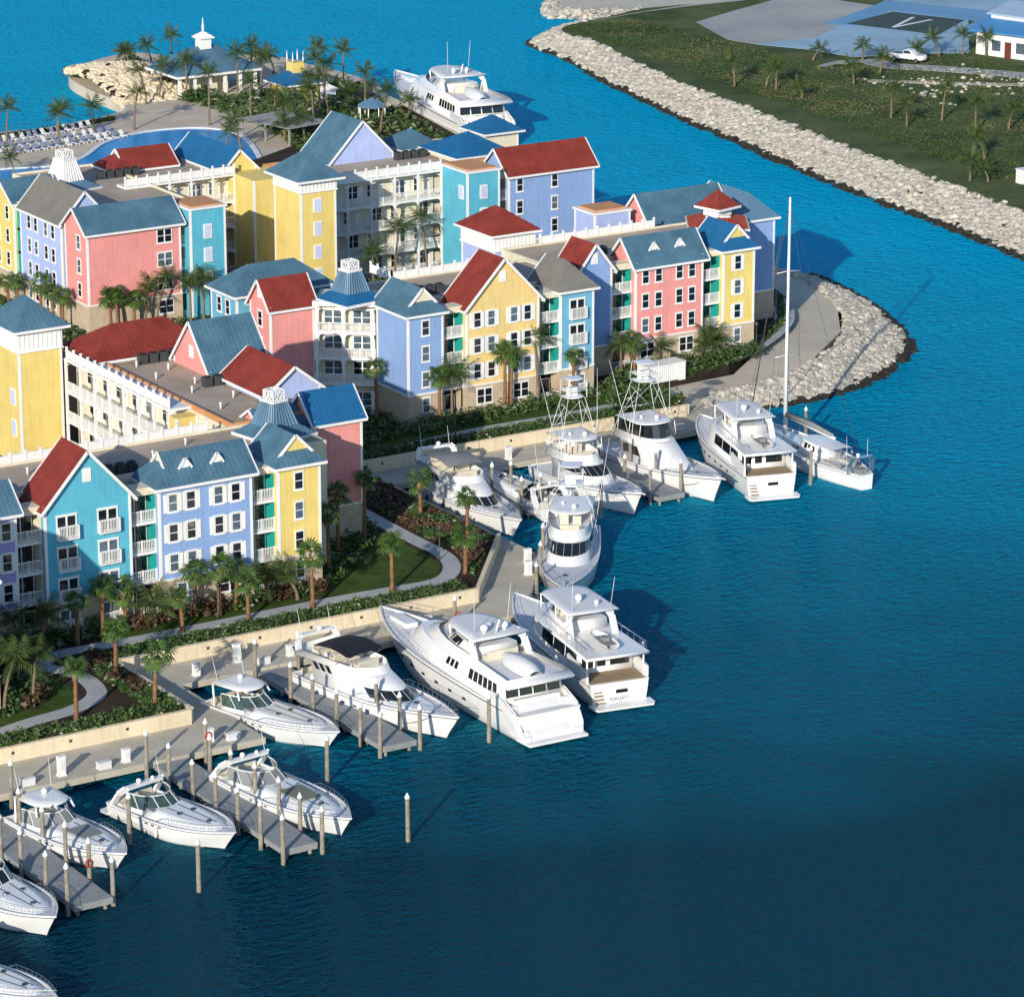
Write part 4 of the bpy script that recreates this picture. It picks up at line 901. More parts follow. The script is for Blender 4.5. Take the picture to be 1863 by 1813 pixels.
PALMS = [
    (128.1, 269.4, 2.2, 4.7, 'f', 'fan palm beside the bend of the lower left footpath'),
    (135.7, 277.2, 2.2, 4.4, 'f', 'tall red trunked fan palm at the shaded end of the notch bed'),
    (135.3, 269.2, 2.2, 4.5, 'f', 'fan palm above the corner hedge beside the quay notch'),
    (136.6, 286.5, 2.2, 4.1, 'f', 'fan palm in front of the left balconies of the aqua house'),
    (139.8, 288.0, 2.2, 4.4, 'f', 'dark fan palm before the ground floor of the aqua house'),
    (142.2, 288.2, 2.2, 3.6, 'f', 'dark fan palm right of the aqua house doorway'),
    (127.0, 278.2, 2.2, 4.5, 'c', 'coconut palm in the grove at the left picture edge, farther trunk'),
    (126.4, 274.1, 2.2, 4.3, 'c', 'coconut palm in the grove at the left edge, nearer the footpath'),
    (123.6, 273.8, 2.2, 5.3, 'c', 'coconut palm half cut off by the left picture edge'),
    (130.3, 285.9, 2.2, 3.5, 'c', 'dark coconut palm in deep shade before the mauve house'),
    (132.8, 286.0, 2.2, 3.5, 'c', 'dark coconut palm in shade between the mauve and aqua houses'),
    (146.0, 284.6, 2.2, 3.4, 'f', 'short fan palm left of the periwinkle house windows'),
    (149.2, 288.2, 2.2, 4.2, 'f', 'fan palm overlapping the lower left window of the periwinkle house'),
    (150.8, 286.7, 2.2, 4.8, 'f', 'tall fan palm before the middle of the periwinkle house'),
    (153.1, 287.8, 2.2, 3.7, 'f', 'fan palm just right of the middle of the periwinkle house'),
    (152.5, 284.4, 2.2, 3.7, 'f', 'red trunked fan palm before the right end of the periwinkle house'),
    (159.2, 284.5, 2.2, 4.9, 'f', 'large fan palm before the yellow corner house'),
    (159.1, 287.1, 2.2, 2.6, 'c', 'bushy palm at the foot of the yellow corner house'),
    (156.2, 287.7, 2.2, 2.2, 'c', 'low bushy palm before the balconies beside the yellow corner house'),
    (144.7, 287.4, 2.2, 2.2, 'c', 'low bushy palm between the aqua and periwinkle houses'),
    (165.3, 292.2, 2.2, 5.7, 'f', 'fan palm in shade beside the pink wall, left one'),
    (168.9, 296.8, 2.2, 6.0, 'f', 'dark fan palm in shade close to the pink wall'),
    (173.3, 299.4, 2.2, 6.1, 'f', 'large shaded fan palm at the right corner of the pink wall'),
    (167.6, 284.6, 2.2, 4.5, 'f', 'fan palm alone on the small lawn'),
    (176.0, 285.4, 2.2, 3.7, 'f', 'fan palm in the croton bed beside the curved path'),
    (180.1, 291.7, 2.2, 5.2, 'f', 'fan palm in front of the grey hardtop yacht'),
    (181.9, 303.3, 2.2, 3.5, 'f', 'fan palm at the head of the upper basin'),
    (208.1, 329.3, 2.2, 6.9, 'f', 'twin trunked looking tall palm before the yellow second row house'),
    (209.0, 329.5, 2.2, 6.2, 'f', 'second palm close beside the tall palm of the yellow second row house'),
    (200.0, 329.4, 2.2, 5.5, 'f', 'fan palm before the balconies right of the blue corner house'),
    (201.4, 329.2, 2.2, 5.4, 'c', 'bushy palm right of the blue corner house'),
    (195.3, 334.5, 2.2, 6.0, 'f', 'dark palm at the foot of the cream balcony tower'),
    (212.5, 329.6, 2.2, 7.4, 'c', 'coconut palm before the right edge of the yellow second row house'),
    (217.0, 329.6, 2.2, 5.3, 'f', 'fan palm before the aqua grey roofed house'),
    (226.7, 334.7, 2.2, 3.8, 'c', 'feathery palm left of the pink dormered house'),
    (228.2, 334.3, 2.2, 4.2, 'f', 'fan palm at the left foot of the pink dormered house'),
    (233.2, 336.7, 2.2, 2.3, 'c', 'low coconut palm before the pink dormered house ground floor'),
    (237.8, 335.4, 2.2, 2.5, 'c', 'low palm before the balconies left of the yellow end house'),
    (240.5, 335.1, 2.2, 2.6, 'c', 'coconut palm before the yellow end house, left'),
    (245.6, 339.6, 2.2, 3.5, 'c', 'coconut palm before the yellow end house, right'),
    (187.8, 382.0, 2.2, 4.6, 'f', 'slim palm before the pink block, leftmost of a pair'),
    (188.7, 382.0, 2.2, 4.5, 'f', 'slim palm before the pink block, right of a pair'),
    (190.8, 382.0, 2.2, 3.9, 'f', 'short palm before the middle of the pink block'),
    (192.2, 382.0, 2.2, 4.8, 'c', 'bushy palm before the pink block'),
    (193.7, 382.0, 2.2, 6.1, 'c', 'tall palm before the windows of the pink block'),
    (197.7, 381.2, 2.2, 4.9, 'c', 'palm before the foot of the turquoise tower, left'),
    (199.4, 381.2, 2.2, 5.1, 'c', 'palm before the foot of the turquoise tower, right'),
    (183.9, 401.2, 2.2, 3.0, 'f', 'street palm before the yellow left edge house'),
    (183.9, 398.8, 2.2, 3.7, 'f', 'street palm between the yellow and lavender left houses'),
    (183.9, 392.5, 2.2, 4.4, 'f', 'street palm before the lavender house, left'),
    (183.9, 389.0, 2.2, 4.4, 'f', 'street palm before the lavender house, right'),
    (183.9, 386.6, 2.2, 4.3, 'f', 'street palm at the corner of the pink block'),
    (227.8, 385.5, 2.2, 7.1, 'c', 'tall palm in the courtyard of the long galleries, left'),
    (233.0, 386.5, 2.2, 7.4, 'c', 'tall palm in the courtyard of the long galleries, right'),
    (224.2, 384.5, 2.2, 4.7, 'c', 'low palm in the courtyard beside the yellow frieze tower'),
    (225.2, 489.9, 1.7, 5.4, 'c', 'slim palm on the pool terrace at the left picture edge'),
    (234.4, 492.5, 1.7, 3.7, 'c', 'palm behind the sun loungers on the pool terrace'),
    (239.9, 491.8, 1.7, 3.6, 'c', 'spreading palm at the end of the sun lounger rows'),
    (245.3, 489.3, 1.7, 5.5, 'c', 'palm standing before the golden rock mound'),
    (216.0, 467.6, 1.7, 2.8, 'c', 'palm at the near side of the pool, far left'),
    (262.1, 525.4, 2.4, 3.6, 'c', 'palm on the golden rock mound, left of a pair'),
    (262.7, 525.0, 2.4, 3.5, 'c', 'palm on the golden rock mound, right of a pair'),
    (270.4, 532.6, 2.0, 3.0, 'c', 'leaning palm on the far side of the rock mound'),
    (278.3, 541.0, 1.7, 3.0, 'c', 'palm standing against the sea left of the pavilion'),
    (258.9, 507.6, 2.0, 4.9, 'c', 'tall palm right of the rock mound'),
    (264.6, 511.5, 1.8, 2.0, 'c', 'low palm at the left end of the pavilion'),
    (256.1, 486.3, 1.7, 7.7, 'c', 'tall palm in front of the big blue pavilion'),
    (250.3, 470.3, 1.7, 2.4, 'c', 'palm at the pool edge, left of two'),
    (251.1, 467.6, 1.7, 4.5, 'c', 'palm at the pool edge, right of two'),
    (283.6, 523.9, 1.7, 3.3, 'c', 'slim palm behind the right end of the pavilion, leftmost'),
    (278.3, 511.9, 1.7, 4.3, 'c', 'slim palm behind the right end of the pavilion, middle'),
    (283.9, 517.1, 1.7, 3.3, 'c', 'slim palm behind the right end of the pavilion, rightmost'),
    (269.1, 480.9, 1.7, 4.4, 'c', 'palm before the small yellow pavilion'),
    (274.5, 485.9, 1.7, 8.2, 'c', 'tallest palm right of the small yellow pavilion'),
    (273.4, 481.6, 1.7, 6.5, 'c', 'second tallest palm right of the small yellow pavilion'),
    (277.9, 483.7, 1.7, 3.3, 'c', 'palm beyond the white kiosk'),
    (285.8, 490.3, 1.7, 2.2, 'c', 'palm at the seawall left of the superyacht'),
    (262.8, 476.3, 1.7, 5.2, 'c', 'palm in the terrace garden, left'),
    (268.8, 489.5, 1.7, 2.9, 'c', 'palm in the terrace garden close to the yellow pavilion'),
    (262.0, 468.4, 1.7, 3.4, 'c', 'palm in the terrace garden behind the lavender gable, left'),
    (259.6, 468.1, 1.7, 3.2, 'c', 'palm in the terrace garden nearest the blue pyramid roof'),
    (285.7, 478.7, 1.7, 1.9, 'c', 'small palm on the seawall beside the superyacht hull'),
    (336.0, 465.9, 2.6, 4.0, 'c', 'palm nearest the left end of the far field'),
    (340.1, 463.3, 2.6, 3.0, 'c', 'left palm of a close pair on the far field'),
    (339.6, 460.1, 2.6, 3.3, 'c', 'right palm of a close pair on the far field'),
    (338.6, 452.1, 2.6, 2.0, 'c', 'low dark palm on the far field'),
    (352.3, 457.3, 2.6, 3.1, 'c', 'palm beside the sandy track on the far field'),
    (340.8, 433.2, 2.6, 4.5, 'c', 'palm left of centre on the far field'),
    (338.9, 427.1, 2.6, 3.5, 'c', 'smaller palm right of centre on the far field'),
    (345.8, 427.6, 2.6, 4.9, 'c', 'tall palm below the white truck on the far field'),
    (345.2, 419.2, 2.6, 4.2, 'c', 'palm on the right half of the far field'),
    (350.1, 417.6, 2.6, 3.1, 'c', 'palm near the right edge of the far field'),
    (333.3, 402.5, 2.6, 3.5, 'c', 'palm above the boulders at lower right of the far field'),
    (323.2, 393.2, 2.6, 2.9, 'c', 'lowest left palm on the far field'),
    (324.9, 391.4, 2.6, 1.8, 'c', 'lowest right palm on the far field'),
    (359.1, 476.8, 2.6, 1.8, 'c', 'bushy palm at the edge of the blue court'),
    (365.7, 472.6, 2.6, 2.4, 'c', 'dark palm at the lower edge of the blue court'),
    (361.3, 462.4, 2.6, 2.6, 'c', 'dark palm left of the white truck'),
    (378.0, 468.7, 2.6, 3.0, 'c', 'dark palm between the truck and white building'),
    (382.2, 467.9, 2.6, 3.3, 'c', 'dark palm before the white building, left'),
    (384.3, 464.7, 2.6, 3.2, 'c', 'dark palm before the white building, right'),
    (373.7, 467.5, 2.6, 1.8, 'c', 'dark palm just above the white truck'),
]
for i, (x, y, z, h, k, lb) in enumerate(PALMS):
    near = y < 335
    palm(lb, x, y, z, max(1.6, h-.2), 'coco' if k == 'c' else 'fan', i, (.86 if k == 'c' else .84)*(.85+.3*((i*37)%11)/11) if y < 450 else .82, not near, None if near else (13 if k == 'c' else 14), 'palms around the houses' if y < 440 else ('palms on the pool peninsula' if x < 310 else 'palms on the far field'))
# ------------------------------------------------------------------ piers, piles, boats
M_gel = mat('white gelcoat', (.80,.79,.77), .22, .03, .5, .5, coat=.3)
M_deckw = mat('off white non slip deck', (.70,.70,.70), .55, .05, .8, .3)
M_boot = mat('dark hull bottom paint', (.02,.03,.05), .5, .2)
M_teak = mat('weathered teak', (.34,.25,.16), .7, .2, 2, .2)
M_tint = mat('smoked boat glass', (.012,.016,.018), .04, .2, 1, .9)
M_clear = mat('greenish windscreen glass', (.05,.085,.075), .05, .5, 1.2, .9)
M_cush = mat('cream cushion vinyl', (.66,.60,.48), .6, .08, 2, .3)
M_canvas = mat('grey boat canvas', (.24,.25,.25), .85, .1, 1, .1)
M_sand2 = mat('grey green sun pad', (.20,.20,.16), .8, .12, 1, .2)
M_stripe = mat('navy hull stripe', (.02,.03,.08), .4, .1)
M_pile = mat('weathered timber pile', (.30,.265,.21), .9, .30, 1.5, .1, streak=.25, bump=.4, bscale=6, fine=.2)
M_plank = mat('grey timber decking', (.30,.31,.31), .85, .16, .8, .15, fine=.18, bump=.2, bscale=6)
M_cap = mat('white pile cap', (.82,.82,.80), .5, .05)
M_red = mat('red buoy plastic', (.55,.06,.03), .5, .1)
M_navy = mat('navy fender cover', (.03,.03,.12), .8, .1)

def plan(xb, xf, hb, hf, nose, z, n=6, p=1.0):
    """closed plan ring: square back, rounded or pointed front (2n+3 points)"""
    pts = [(xb, -hb, z)]
    for i in range(2*n+1):
        a = -math.pi/2 + math.pi*i/(2*n); pts.append((xf-nose+nose*max(0, math.cos(a))**p, hf*math.copysign(abs(math.sin(a))**p, math.sin(a)), z))
    pts.append((xb, hb, z)); return pts
class Boat:
    def __init__(s, label, cat, loc, rz, L, B, fb, fs, rake=.9, name='motor_boat', group='boats moored in the marina', full=2.3, bm=.38):
        s.L, s.B, s.fb, s.fs, s.rake, s.full, s.bm = L, B, fb, fs, rake, full, bm
        s.o = empty(name, (loc[0], loc[1], 0), rz, label, cat, group)
    def hb(s, u):
        q = s.B/2
        if u < s.bm: return q*(1-getattr(s, 'taper', .10)*(1-u/s.bm)**2)
        return max(.03, q*(1-((u-s.bm)/(1-s.bm))**s.full))
    def zs(s, u): return s.fs+(s.fb-s.fs)*max(0, u)**1.7
    def sec(s, u):
        hb = s.hb(u); zs = s.zs(u); q = max(.0, (u-.55)/.45)
        hw = hb*(.90-.55*q**1.3); x = u*s.L; k = s.rake*q**1.6
        P = [(x, hb, zs), (x-k*.25, hb*.985-(hb-hw)*.12*1.5*q, zs*.72), (x-k*.6, hw+(hb-hw)*.42, zs*.36), (x-k*.85, hw, .10), (x-k, hw*.92, -.12), (x-k*1.25, hw*.55, -.55), (x-k*1.35, 0, -.75)]
        return P
    def hull(s, n=18, stripe=True, m=None):
        b = MB(); S = [s.sec(i/n) for i in range(n+1)]
        rows = [P + [(x, -y, z) for x, y, z in P[-2::-1]] for P in S]
        b.loft(rows, 0, True, top=False, closed=False)
        b.face([p for p in rows[0]][::-1]); s.h = b.build('hull', m or M_gel, s.o)
        st = MB()
        for sg in (1, -1):
            for i in range(n):
                a, c = S[i], S[i+1]; f = 1.006
                def q(P, t0, i0, i1): return tuple(P[i0][j]*(1-t0)+P[i1][j]*t0 for j in range(3))
                for (i0, t0, i1, t1, mm) in ((3, .0, 4, .9, 0), (0, .16, 0, .30, 1)):
                    A, Bq, C, D = q(a, t0, i0, i0+1), q(a, t1, i1, i1+1), q(c, t1, i1, i1+1), q(c, t0, i0, i0+1)
                    st.face([(p[0], sg*(p[1]*f+.012), p[2]) for p in (A, Bq, C, D)], mm)
        st.build('boot_stripe', [M_stripe, M_steel], s.h)
        d = MB(); dr = .10
        g = [[(i/n*s.L-(.02 if i == n else 0), y*(s.hb(i/n)-.10 if s.hb(i/n) > .14 else .02), s.zs(i/n)-dr+.06*(1-abs(y))) for y in (-1, -.5, 0, .5, 1)] for i in range(n+1)]
        d.loft(g, 0, True, top=False, closed=False); s.d = d.build('deck', M_deckw, s.o)
        r = MB()
        for sg in (1, -1):
            for i in range(n):
                A, C = S[i][0], S[i+1][0]; r.beam((A[0], sg*(A[1]-.03), A[2]+.02), (C[0], sg*(C[1]-.03), C[2]+.02), .16, .12)
        r.beam((0, -S[0][0][1], s.zs(0)+.02), (0, S[0][0][1], s.zs(0)+.02), .16, .12); r.build('gunwale', M_gel, s.h)
        return s
    def part(s, name, mb, m, parent=None): return mb.build(name, m, parent or s.o)
    def cabin(s, name, rings, m=None, smooth=False, mtop=None):
        b = MB(); b.loft(rings, 0, smooth, top=True)
        return s.part(name, b, m or M_gel)
    def band(s, name, A, C, f0, f1, spec, m=None, off=.03, parent=None, gap=.06):
        """window band between ring A (below) and ring C (above): spec lists (first point, last point, panes, start frac, end frac)"""
        cx = sum(p[0] for p in A)/len(A)
        for i0, i1, n, t0, t1 in spec:
            pa = [Vector(A[i]) for i in range(i0, i1+1)]; pc = [Vector(C[i]) for i in range(i0, i1+1)]
            def at(P, t):
                q = t*(len(P)-1); i = min(int(q), len(P)-2); return P[i].lerp(P[i+1], q-i)
            for j in range(n):
                a0 = t0+(t1-t0)*j/n; a1 = t0+(t1-t0)*(j+1)/n; w = (a1-a0)*gap; a0 += w; a1 -= w; b = MB()
                m_ = max(1, int((i1-i0)/max(1, n)))
                for k in range(m_):
                    x0 = a0+(a1-a0)*k/m_; x1 = a0+(a1-a0)*(k+1)/m_
                    q = [at(pa, x0).lerp(at(pc, x0), f0), at(pa, x1).lerp(at(pc, x1), f0), at(pa, x1).lerp(at(pc, x1), f1), at(pa, x0).lerp(at(pc, x0), f1)]
                    nr = (q[1]-q[0]).cross(q[3]-q[0])
                    if nr.length > 1e-9: nr.normalize()
                    if nr.dot((q[0]+q[2])/2-Vector((cx, 0, q[0].z))) < 0: nr = -nr
                    b.face([v+nr*off for v in q])
                s.part(name, b, m or M_tint, parent)
    def side(s, name, x0, x1, y0, y1, z0, z1, n=1, m=None, both=True, gap=.12, slant=0.0):
        b = MB(); st = (x1-x0)/n
        for sg in ((1, -1) if both else (-1,)):
            for i in range(n):
                a, c = x0+st*i+gap/2, x0+st*(i+1)-gap/2
                b.face([(a, sg*y0, z0), (c, sg*y0, z0), (c-slant, sg*y1, z1), (a-slant, sg*y1, z1)])
        return s.part(name, b, m or M_tint)
    def rail(s, u0=.5, u1=1.0, h=.7, n=12, mid=True):
        b = MB(); P = []
        for i in range(n+1):
            u = u0+(u1-u0)*i/n; P.append((u*s.L-(.1 if u > .99 else 0), max(.0, s.hb(u)-.10), s.zs(u)))
        for sg in (1, -1):
            T = [(x+(.12 if i == n else 0), sg*y, z+h*(min(1, i/2.0) if u0 > .3 else 1)) for i, (x, y, z) in enumerate(P)]
            b.tube(T, .022, 4, cap=False)
            if mid: b.tube([(x, y, z-h*.5) for x, y, z in T[2:]], .014, 4, cap=False)
            for i in range(0, n+1, 1):
                if T[i][2]-P[i][2] > .1: b.tube([(P[i][0], sg*P[i][1], P[i][2]), T[i]], .016, 4, cap=False)
        return s.part('bow_rail', b, M_steel)
    def platform(s, l=1.2, z=.32, w=.92, text=None):
        b = MB(); q = s.B/2*w; b.prism([(-l, -q*.9), (-l*.7, -q), (.1, -q), (.1, q), (-l*.7, q), (-l, q*.9)], z-.1, z+.06); return s.part('swim_platform', b, M_gel)
    def hatches(s, pts, z, sz=.28):
        for x, y in pts:
            b = MB(); zz = z if not callable(z) else z(x); b.prism([(x+sz*math.cos(a)*.9, y+sz*math.sin(a)) for a in [k*math.pi/4+.39 for k in range(8)]], zz, zz+.07); s.part('deck_hatch', b, M_tint)
    def ports(s, us, h=.55, w=.32, ht=.13):
        for sg in (1, -1):
            for u in us:
                z = s.zs(u)*h; P = s.sec(u); Q = s.sec(u+.012)
                def yz(P): 
                    for a, c in zip(P, P[1:]):
                        if a[2] >= z >= c[2]: t = (a[2]-z)/(a[2]-c[2]+1e-9); return a[1]*(1-t)+c[1]*t
                    return P[0][1]
                y0, y1 = yz(P), yz(Q); x = u*s.L; sl = (y1-y0)/(.012*s.L)
                b = MB(); b.prism([(x-w/2, sg*(y0-sl*w/2+.035)), (x+w/2, sg*(y0+sl*w/2+.035)), (x+w/2, sg*(y0+sl*w/2-.02)), (x-w/2, sg*(y0-sl*w/2-.02))], z-ht/2, z+ht/2)
                s.part('porthole', b, M_tint, s.h)
    def mast(s, pts, r=.03, m=None, name='antenna'):
        b = MB(); b.tube(pts, [r, r*.5] if len(pts) == 2 else r, 5); return s.part(name, b, m or M_gel)
    def dome(s, x, y, z, r=.28, name='radar_dome'):
        b = MB(); b.ball((x, y, z+r*.8), r, 0, 10, 6, .95); b.tube([(x, y, z-.15), (x, y, z+.2)], r*.45, 8); return s.part(name, b, M_gel)
    def seat(s, x, y, z, w=1.2, d=.6, h=.45, back=.5, m=None, face=-1):
        b = MB(); b.box(x, y-w/2, z, x+d, y+w/2, z+h)
        xb = x+d-.12 if face < 0 else x
        b.box(xb, y-w/2, z+h, xb+.14, y+w/2, z+h+back); return s.part('seat', b, m or M_cush)
    def fenders(s, us, side=-1, m=None):
        for u in us:
            P = s.sec(u); y = P[1][1]+.18; b = MB(); z = s.zs(u)*.5
            b.tube([(u*s.L, side*y, z-.45), (u*s.L, side*y, z-.32), (u*s.L, side*y, z+.25), (u*s.L, side*y, z+.4)], [.05, .15, .15, .04], 8); s.part('fender', b, m or M_gel)
    def arch(s, x, w, z0, z1, fwd=0.5, t=.22, m=None, name='radar_arch'):
        b = MB(); P = [(x, -w, z0), (x+fwd*.6, -w*.97, z0+(z1-z0)*.7), (x+fwd, -w*.8, z1), (x+fwd, w*.8, z1), (x+fwd*.6, w*.97, z0+(z1-z0)*.7), (x, w, z0)]
        for a, c in zip(P, P[1:]): b.beam(a, c, .55, t, up=(1, 0, 0) if abs(a[1]-c[1]) < .6 else None)
        return s.part(name, b, m or M_gel)
    def slabtop(s, name, xb, xf, hb, hf, nose, z, th=.16, m=None, crown=.12):
        return s.cabin(name, [plan(xb, xf, hb, hf, nose, z), plan(xb-.04, xf+.04, hb+.04, hf+.04, nose, z+th*.5), plan(xb+.05, xf-.08, hb-.06, hf-.06, nose, z+th), plan(xb+.5, xf-.6, hb*.7, hf*.7, nose*.8, z+th+crown)], m, True)
    def posts(s, name, pts, r=.035, m=None):
        for p, q in pts:
            b = MB(); b.tube([p, q], r, 6); s.part(name, b, m or M_steel)
    def letters(s, txt, x, z, size, y0=0, col=None, slope=0.0):
        cu = bpy.data.curves.new('lettering', 'FONT'); cu.body = txt; cu.size = size; cu.align_x = 'CENTER'; cu.extrude = .004
        o = bpy.data.objects.new('transom_lettering', cu); COL.objects.link(o); o.parent = s.o
        o.location = (x, y0, z); o.rotation_euler = (R(90)-slope, 0, R(-90)); cu.materials.append(col or M_stripe)
        me = bpy.data.meshes.new_from_object(o.evaluated_get(bpy.context.evaluated_depsgraph_get())); q = bpy.data.objects.new('transom_name', me); COL.objects.link(q); q.parent = s.o; q.location = o.location; q.rotation_euler = o.rotation_euler
        bpy.data.objects.remove(o); bpy.data.curves.remove(cu); return q

def express(label, loc, rz, L, B, top='hardtop', ws=None, pad=None, fb=1.75, fs=1.25, cover=None, arch_z=2.55, rows=True):
    s = Boat(label, 'motor cruiser', loc, rz, L, B, fb, fs, 1.5, 'express_cruiser', full=2.7, bm=.42); s.hull()
    z0 = s.zs(.45)-.06; hw = B/2
    # long crowned foredeck
    A = plan(.34*L, .90*L, hw*.86, hw*.80, .46*L, z0, p=.9); Cn = plan(.36*L, .86*L, hw*.74, hw*.68, .42*L, z0+.42, p=.9); D = plan(.38*L, .80*L, hw*.55, hw*.5, .38*L, z0+.56, p=.9)
    s.cabin('foredeck', [A, Cn, D], M_gel, True)
    if pad:
        b = MB(); b.prism([(.50*L, -hw*.42), (.68*L, -hw*.36), (.68*L, hw*.36), (.50*L, hw*.42)], z0+.56, z0+.66); s.part('sun_pad', b, pad)
    s.hatches([(.76*L, 0)]+([] if pad else [(.55*L, -.7), (.55*L, .7)]), lambda x: z0+(.60 if x < .6*L else .58), .22)
    b = MB()
    for y in (-.35, .35): b.beam((.42*L, y*1.6, z0+.585), (.80*L, y*.9, z0+.575), .05, .03)
    s.part('deck_seam', b, M_metald)
    # wraparound windscreen
    W0 = plan(.17*L, .44*L, hw*.84, hw*.80, .22*L, z0+.30); W1 = plan(.15*L, .335*L, hw*.76, hw*.70, .17*L, z0+1.25)
    fr = MB(); fr.loft([plan(.16*L, .445*L, hw*.86, hw*.82, .22*L, z0-.05), W0], 0, True, top=False); s.part('coaming', fr, M_gel)
    s.band('windscreen', W0, W1, .02, .96, [(0, 14, 8, 0.0, 1.0)], ws or M_clear, .0, gap=.03)
    b = MB(); n_ = len(W1)
    for i in range(n_-1): b.beam(W1[i], W1[i+1], .06, .07)
    for i in (2, 5, 7, 9, 12): b.beam(W0[i], W1[i], .05, .05, up=(1, 0, 0))
    s.part('windscreen_frame', b, M_gel)
    # cockpit
    b = MB(); b.box(.04*L, -hw*.78, s.fs-.45, .42*L, hw*.78, s.fs-.40); s.part('cockpit_sole', b, M_teak)
    b = MB(); b.box(.33*L, -hw*.7, s.fs-.4, .40*L, hw*.7, z0+.55); s.part('dashboard', b, M_canvas)
    s.seat(.24*L, -.8, s.fs-.4, 1.1, .7, .6, .5); s.seat(.24*L, .8, s.fs-.4, 1.3, .7, .6, .5); s.seat(.05*L, 0, s.fs-.4, B*.7, .7, .5, .4, face=1)
    if rows: s.ports((.40, .46, .52), .80, .34, .12)
    s.platform(1.1); s.rail(.46, 1.0, .55, 12)
    if top == 'hardtop':
        s.slabtop('hardtop', .06*L, .33*L, hw*.72, hw*.66, .10*L, z0+1.78)
        s.posts('hardtop_leg', [((.10*L, sg*hw*.8, s.fs), (.07*L, sg*hw*.7, z0+1.8)) for sg in (1, -1)]+[((.30*L, sg*hw*.72, z0+1.1), (.27*L, sg*hw*.64, z0+1.8)) for sg in (1, -1)], .10, M_gel)
        s.dome(.16*L, .25, z0+2.05, .26); s.mast([(.10*L, hw*.6, z0+1.9), (.06*L, hw*.66, z0+4.6)]); s.mast([(.10*L, -hw*.6, z0+1.9), (.06*L, -hw*.66, z0+4.2)])
    elif top == 'arch':
        s.arch(.05*L, hw*.88, s.fs, z0+1.55, .10*L); s.dome(.15*L, -.5, z0+1.7, .22); s.dome(.15*L, .9, z0+1.65, .17)
        s.mast([(.14*L, hw*.7, z0+1.5), (.10*L, hw*.72, z0+3.4)])
    if cover:
        C0 = plan(.03*L, .30*L, hw*.84, hw*.76, .16*L, z0+.35); C1 = plan(.05*L, .24*L, hw*.6, hw*.5, .12*L, z0+1.45)
        s.cabin('cockpit_cover', [C0, C1], cover, True)
    s.fenders((.25, .5), -1); 
    return s

def flybridge_yacht(label, loc, rz, L, B, fb=2.3, fs=1.7, bim=None):
    s = Boat(label, 'motor yacht', loc, rz, L, B, fb, fs, 1.8, 'motor_yacht', full=2.1, bm=.42); s.hull(); hw = B/2; z0 = s.zs(.45)-.05
    A = plan(.14*L, .74*L, hw*.84, hw*.80, .30*L, z0-.2); C1 = plan(.14*L, .62*L, hw*.80, hw*.74, .24*L, z0+1.0); C2 = plan(.10*L, .52*L, hw*.78, hw*.70, .18*L, z0+1.75)
    s.cabin('deckhouse', [A, C1, C2], M_gel, True)
    s.band('windscreen', A, C1, .40, .98, [(1, 13, 6, .12, .88)], M_tint, .03, gap=.04)
    s.band('side_window', C1, C2, .15, .9, [(0, 1, 3, .08, .60), (13, 14, 3, .40, .92)], M_tint, .03, gap=.18)
    b = MB(); F = plan(.50*L, .88*L, hw*.72, hw*.66, .34*L, z0+.05); F2 = plan(.52*L, .84*L, hw*.55, hw*.5, .30*L, z0+.38); b.loft([F, F2], 0, True); s.part('foredeck_trunk', b, M_gel)
    s.hatches([(.72*L, 0)], z0+.40, .26)
    # flybridge
    G0 = plan(.02*L, .50*L, hw*.84, hw*.72, .14*L, z0+1.76); G1 = plan(.0, .47*L, hw*.86, hw*.74, .12*L, z0+2.35)
    b = MB(); b.loft([G0, G1], 0, True, top=False); b.face(G0); s.part('flybridge', b, M_gel)
    b = MB(); b.face([(x, y, z+.06) for x, y, z in plan(.03*L, .44*L, hw*.76, hw*.66, .1*L, z0+1.78)]); s.part('flybridge_sole', b, M_deckw)
    s.seat(.22*L, -.9, z0+1.84, 1.4, .7, .5, .4); s.seat(.22*L, .9, z0+1.84, 1.4, .7, .5, .4); s.seat(.08*L, 0, z0+1.84, 2.6, .8, .45, .4, face=1); s.seat(.36*L, 0, z0+1.84, 2.2, .7, .45, .3)
    if bim:
        b = MB(); N = 7; rows = []
        for i in range(N):
            t = i/(N-1); x = .14*L+t*.24*L; zz = z0+3.25+.32*math.sin(math.pi*t)
            rows.append([(x, y*hw*.74, zz-.18*y*y) for y in (-1, -.6, -.2, .2, .6, 1)])
        b.loft(rows, 0, True, top=False, closed=False); b.loft([[(x, y, z-.05) for x, y, z in r_] for r_ in rows], 0, True, top=False, closed=False); s.part('bimini_top', b, bim)
        s.posts('bimini_pole', [((.16*L, sg*hw*.8, z0+2.2), (.14*L, sg*hw*.72, z0+3.1)) for sg in (1, -1)]+[((.30*L, sg*hw*.8, z0+2.2), (.38*L, sg*hw*.72, z0+3.1)) for sg in (1, -1)], .03)
    s.arch(.04*L, hw*.8, z0+2.2, z0+3.3, -.3); s.dome(.03*L, .3, z0+3.4, .26); s.mast([(.03*L, -hw*.6, z0+3.2), (.0, -hw*.62, z0+5.6)]); s.mast([(.03*L, hw*.6, z0+3.2), (.0, hw*.62, z0+5.2)])
    b = MB(); b.box(.01*L, -hw*.8, fs-.5, .16*L, hw*.8, fs-.45); s.part('cockpit_sole', b, M_teak); s.seat(.02*L, 0, fs-.45, B*.6, .7, .45, .4, face=1)
    s.platform(1.3); s.rail(.42, 1.0, .7, 14); s.ports((.38, .46, .54, .62), .62, .4, .16); s.fenders((.2, .38, .55), -1, M_navy)
    return s

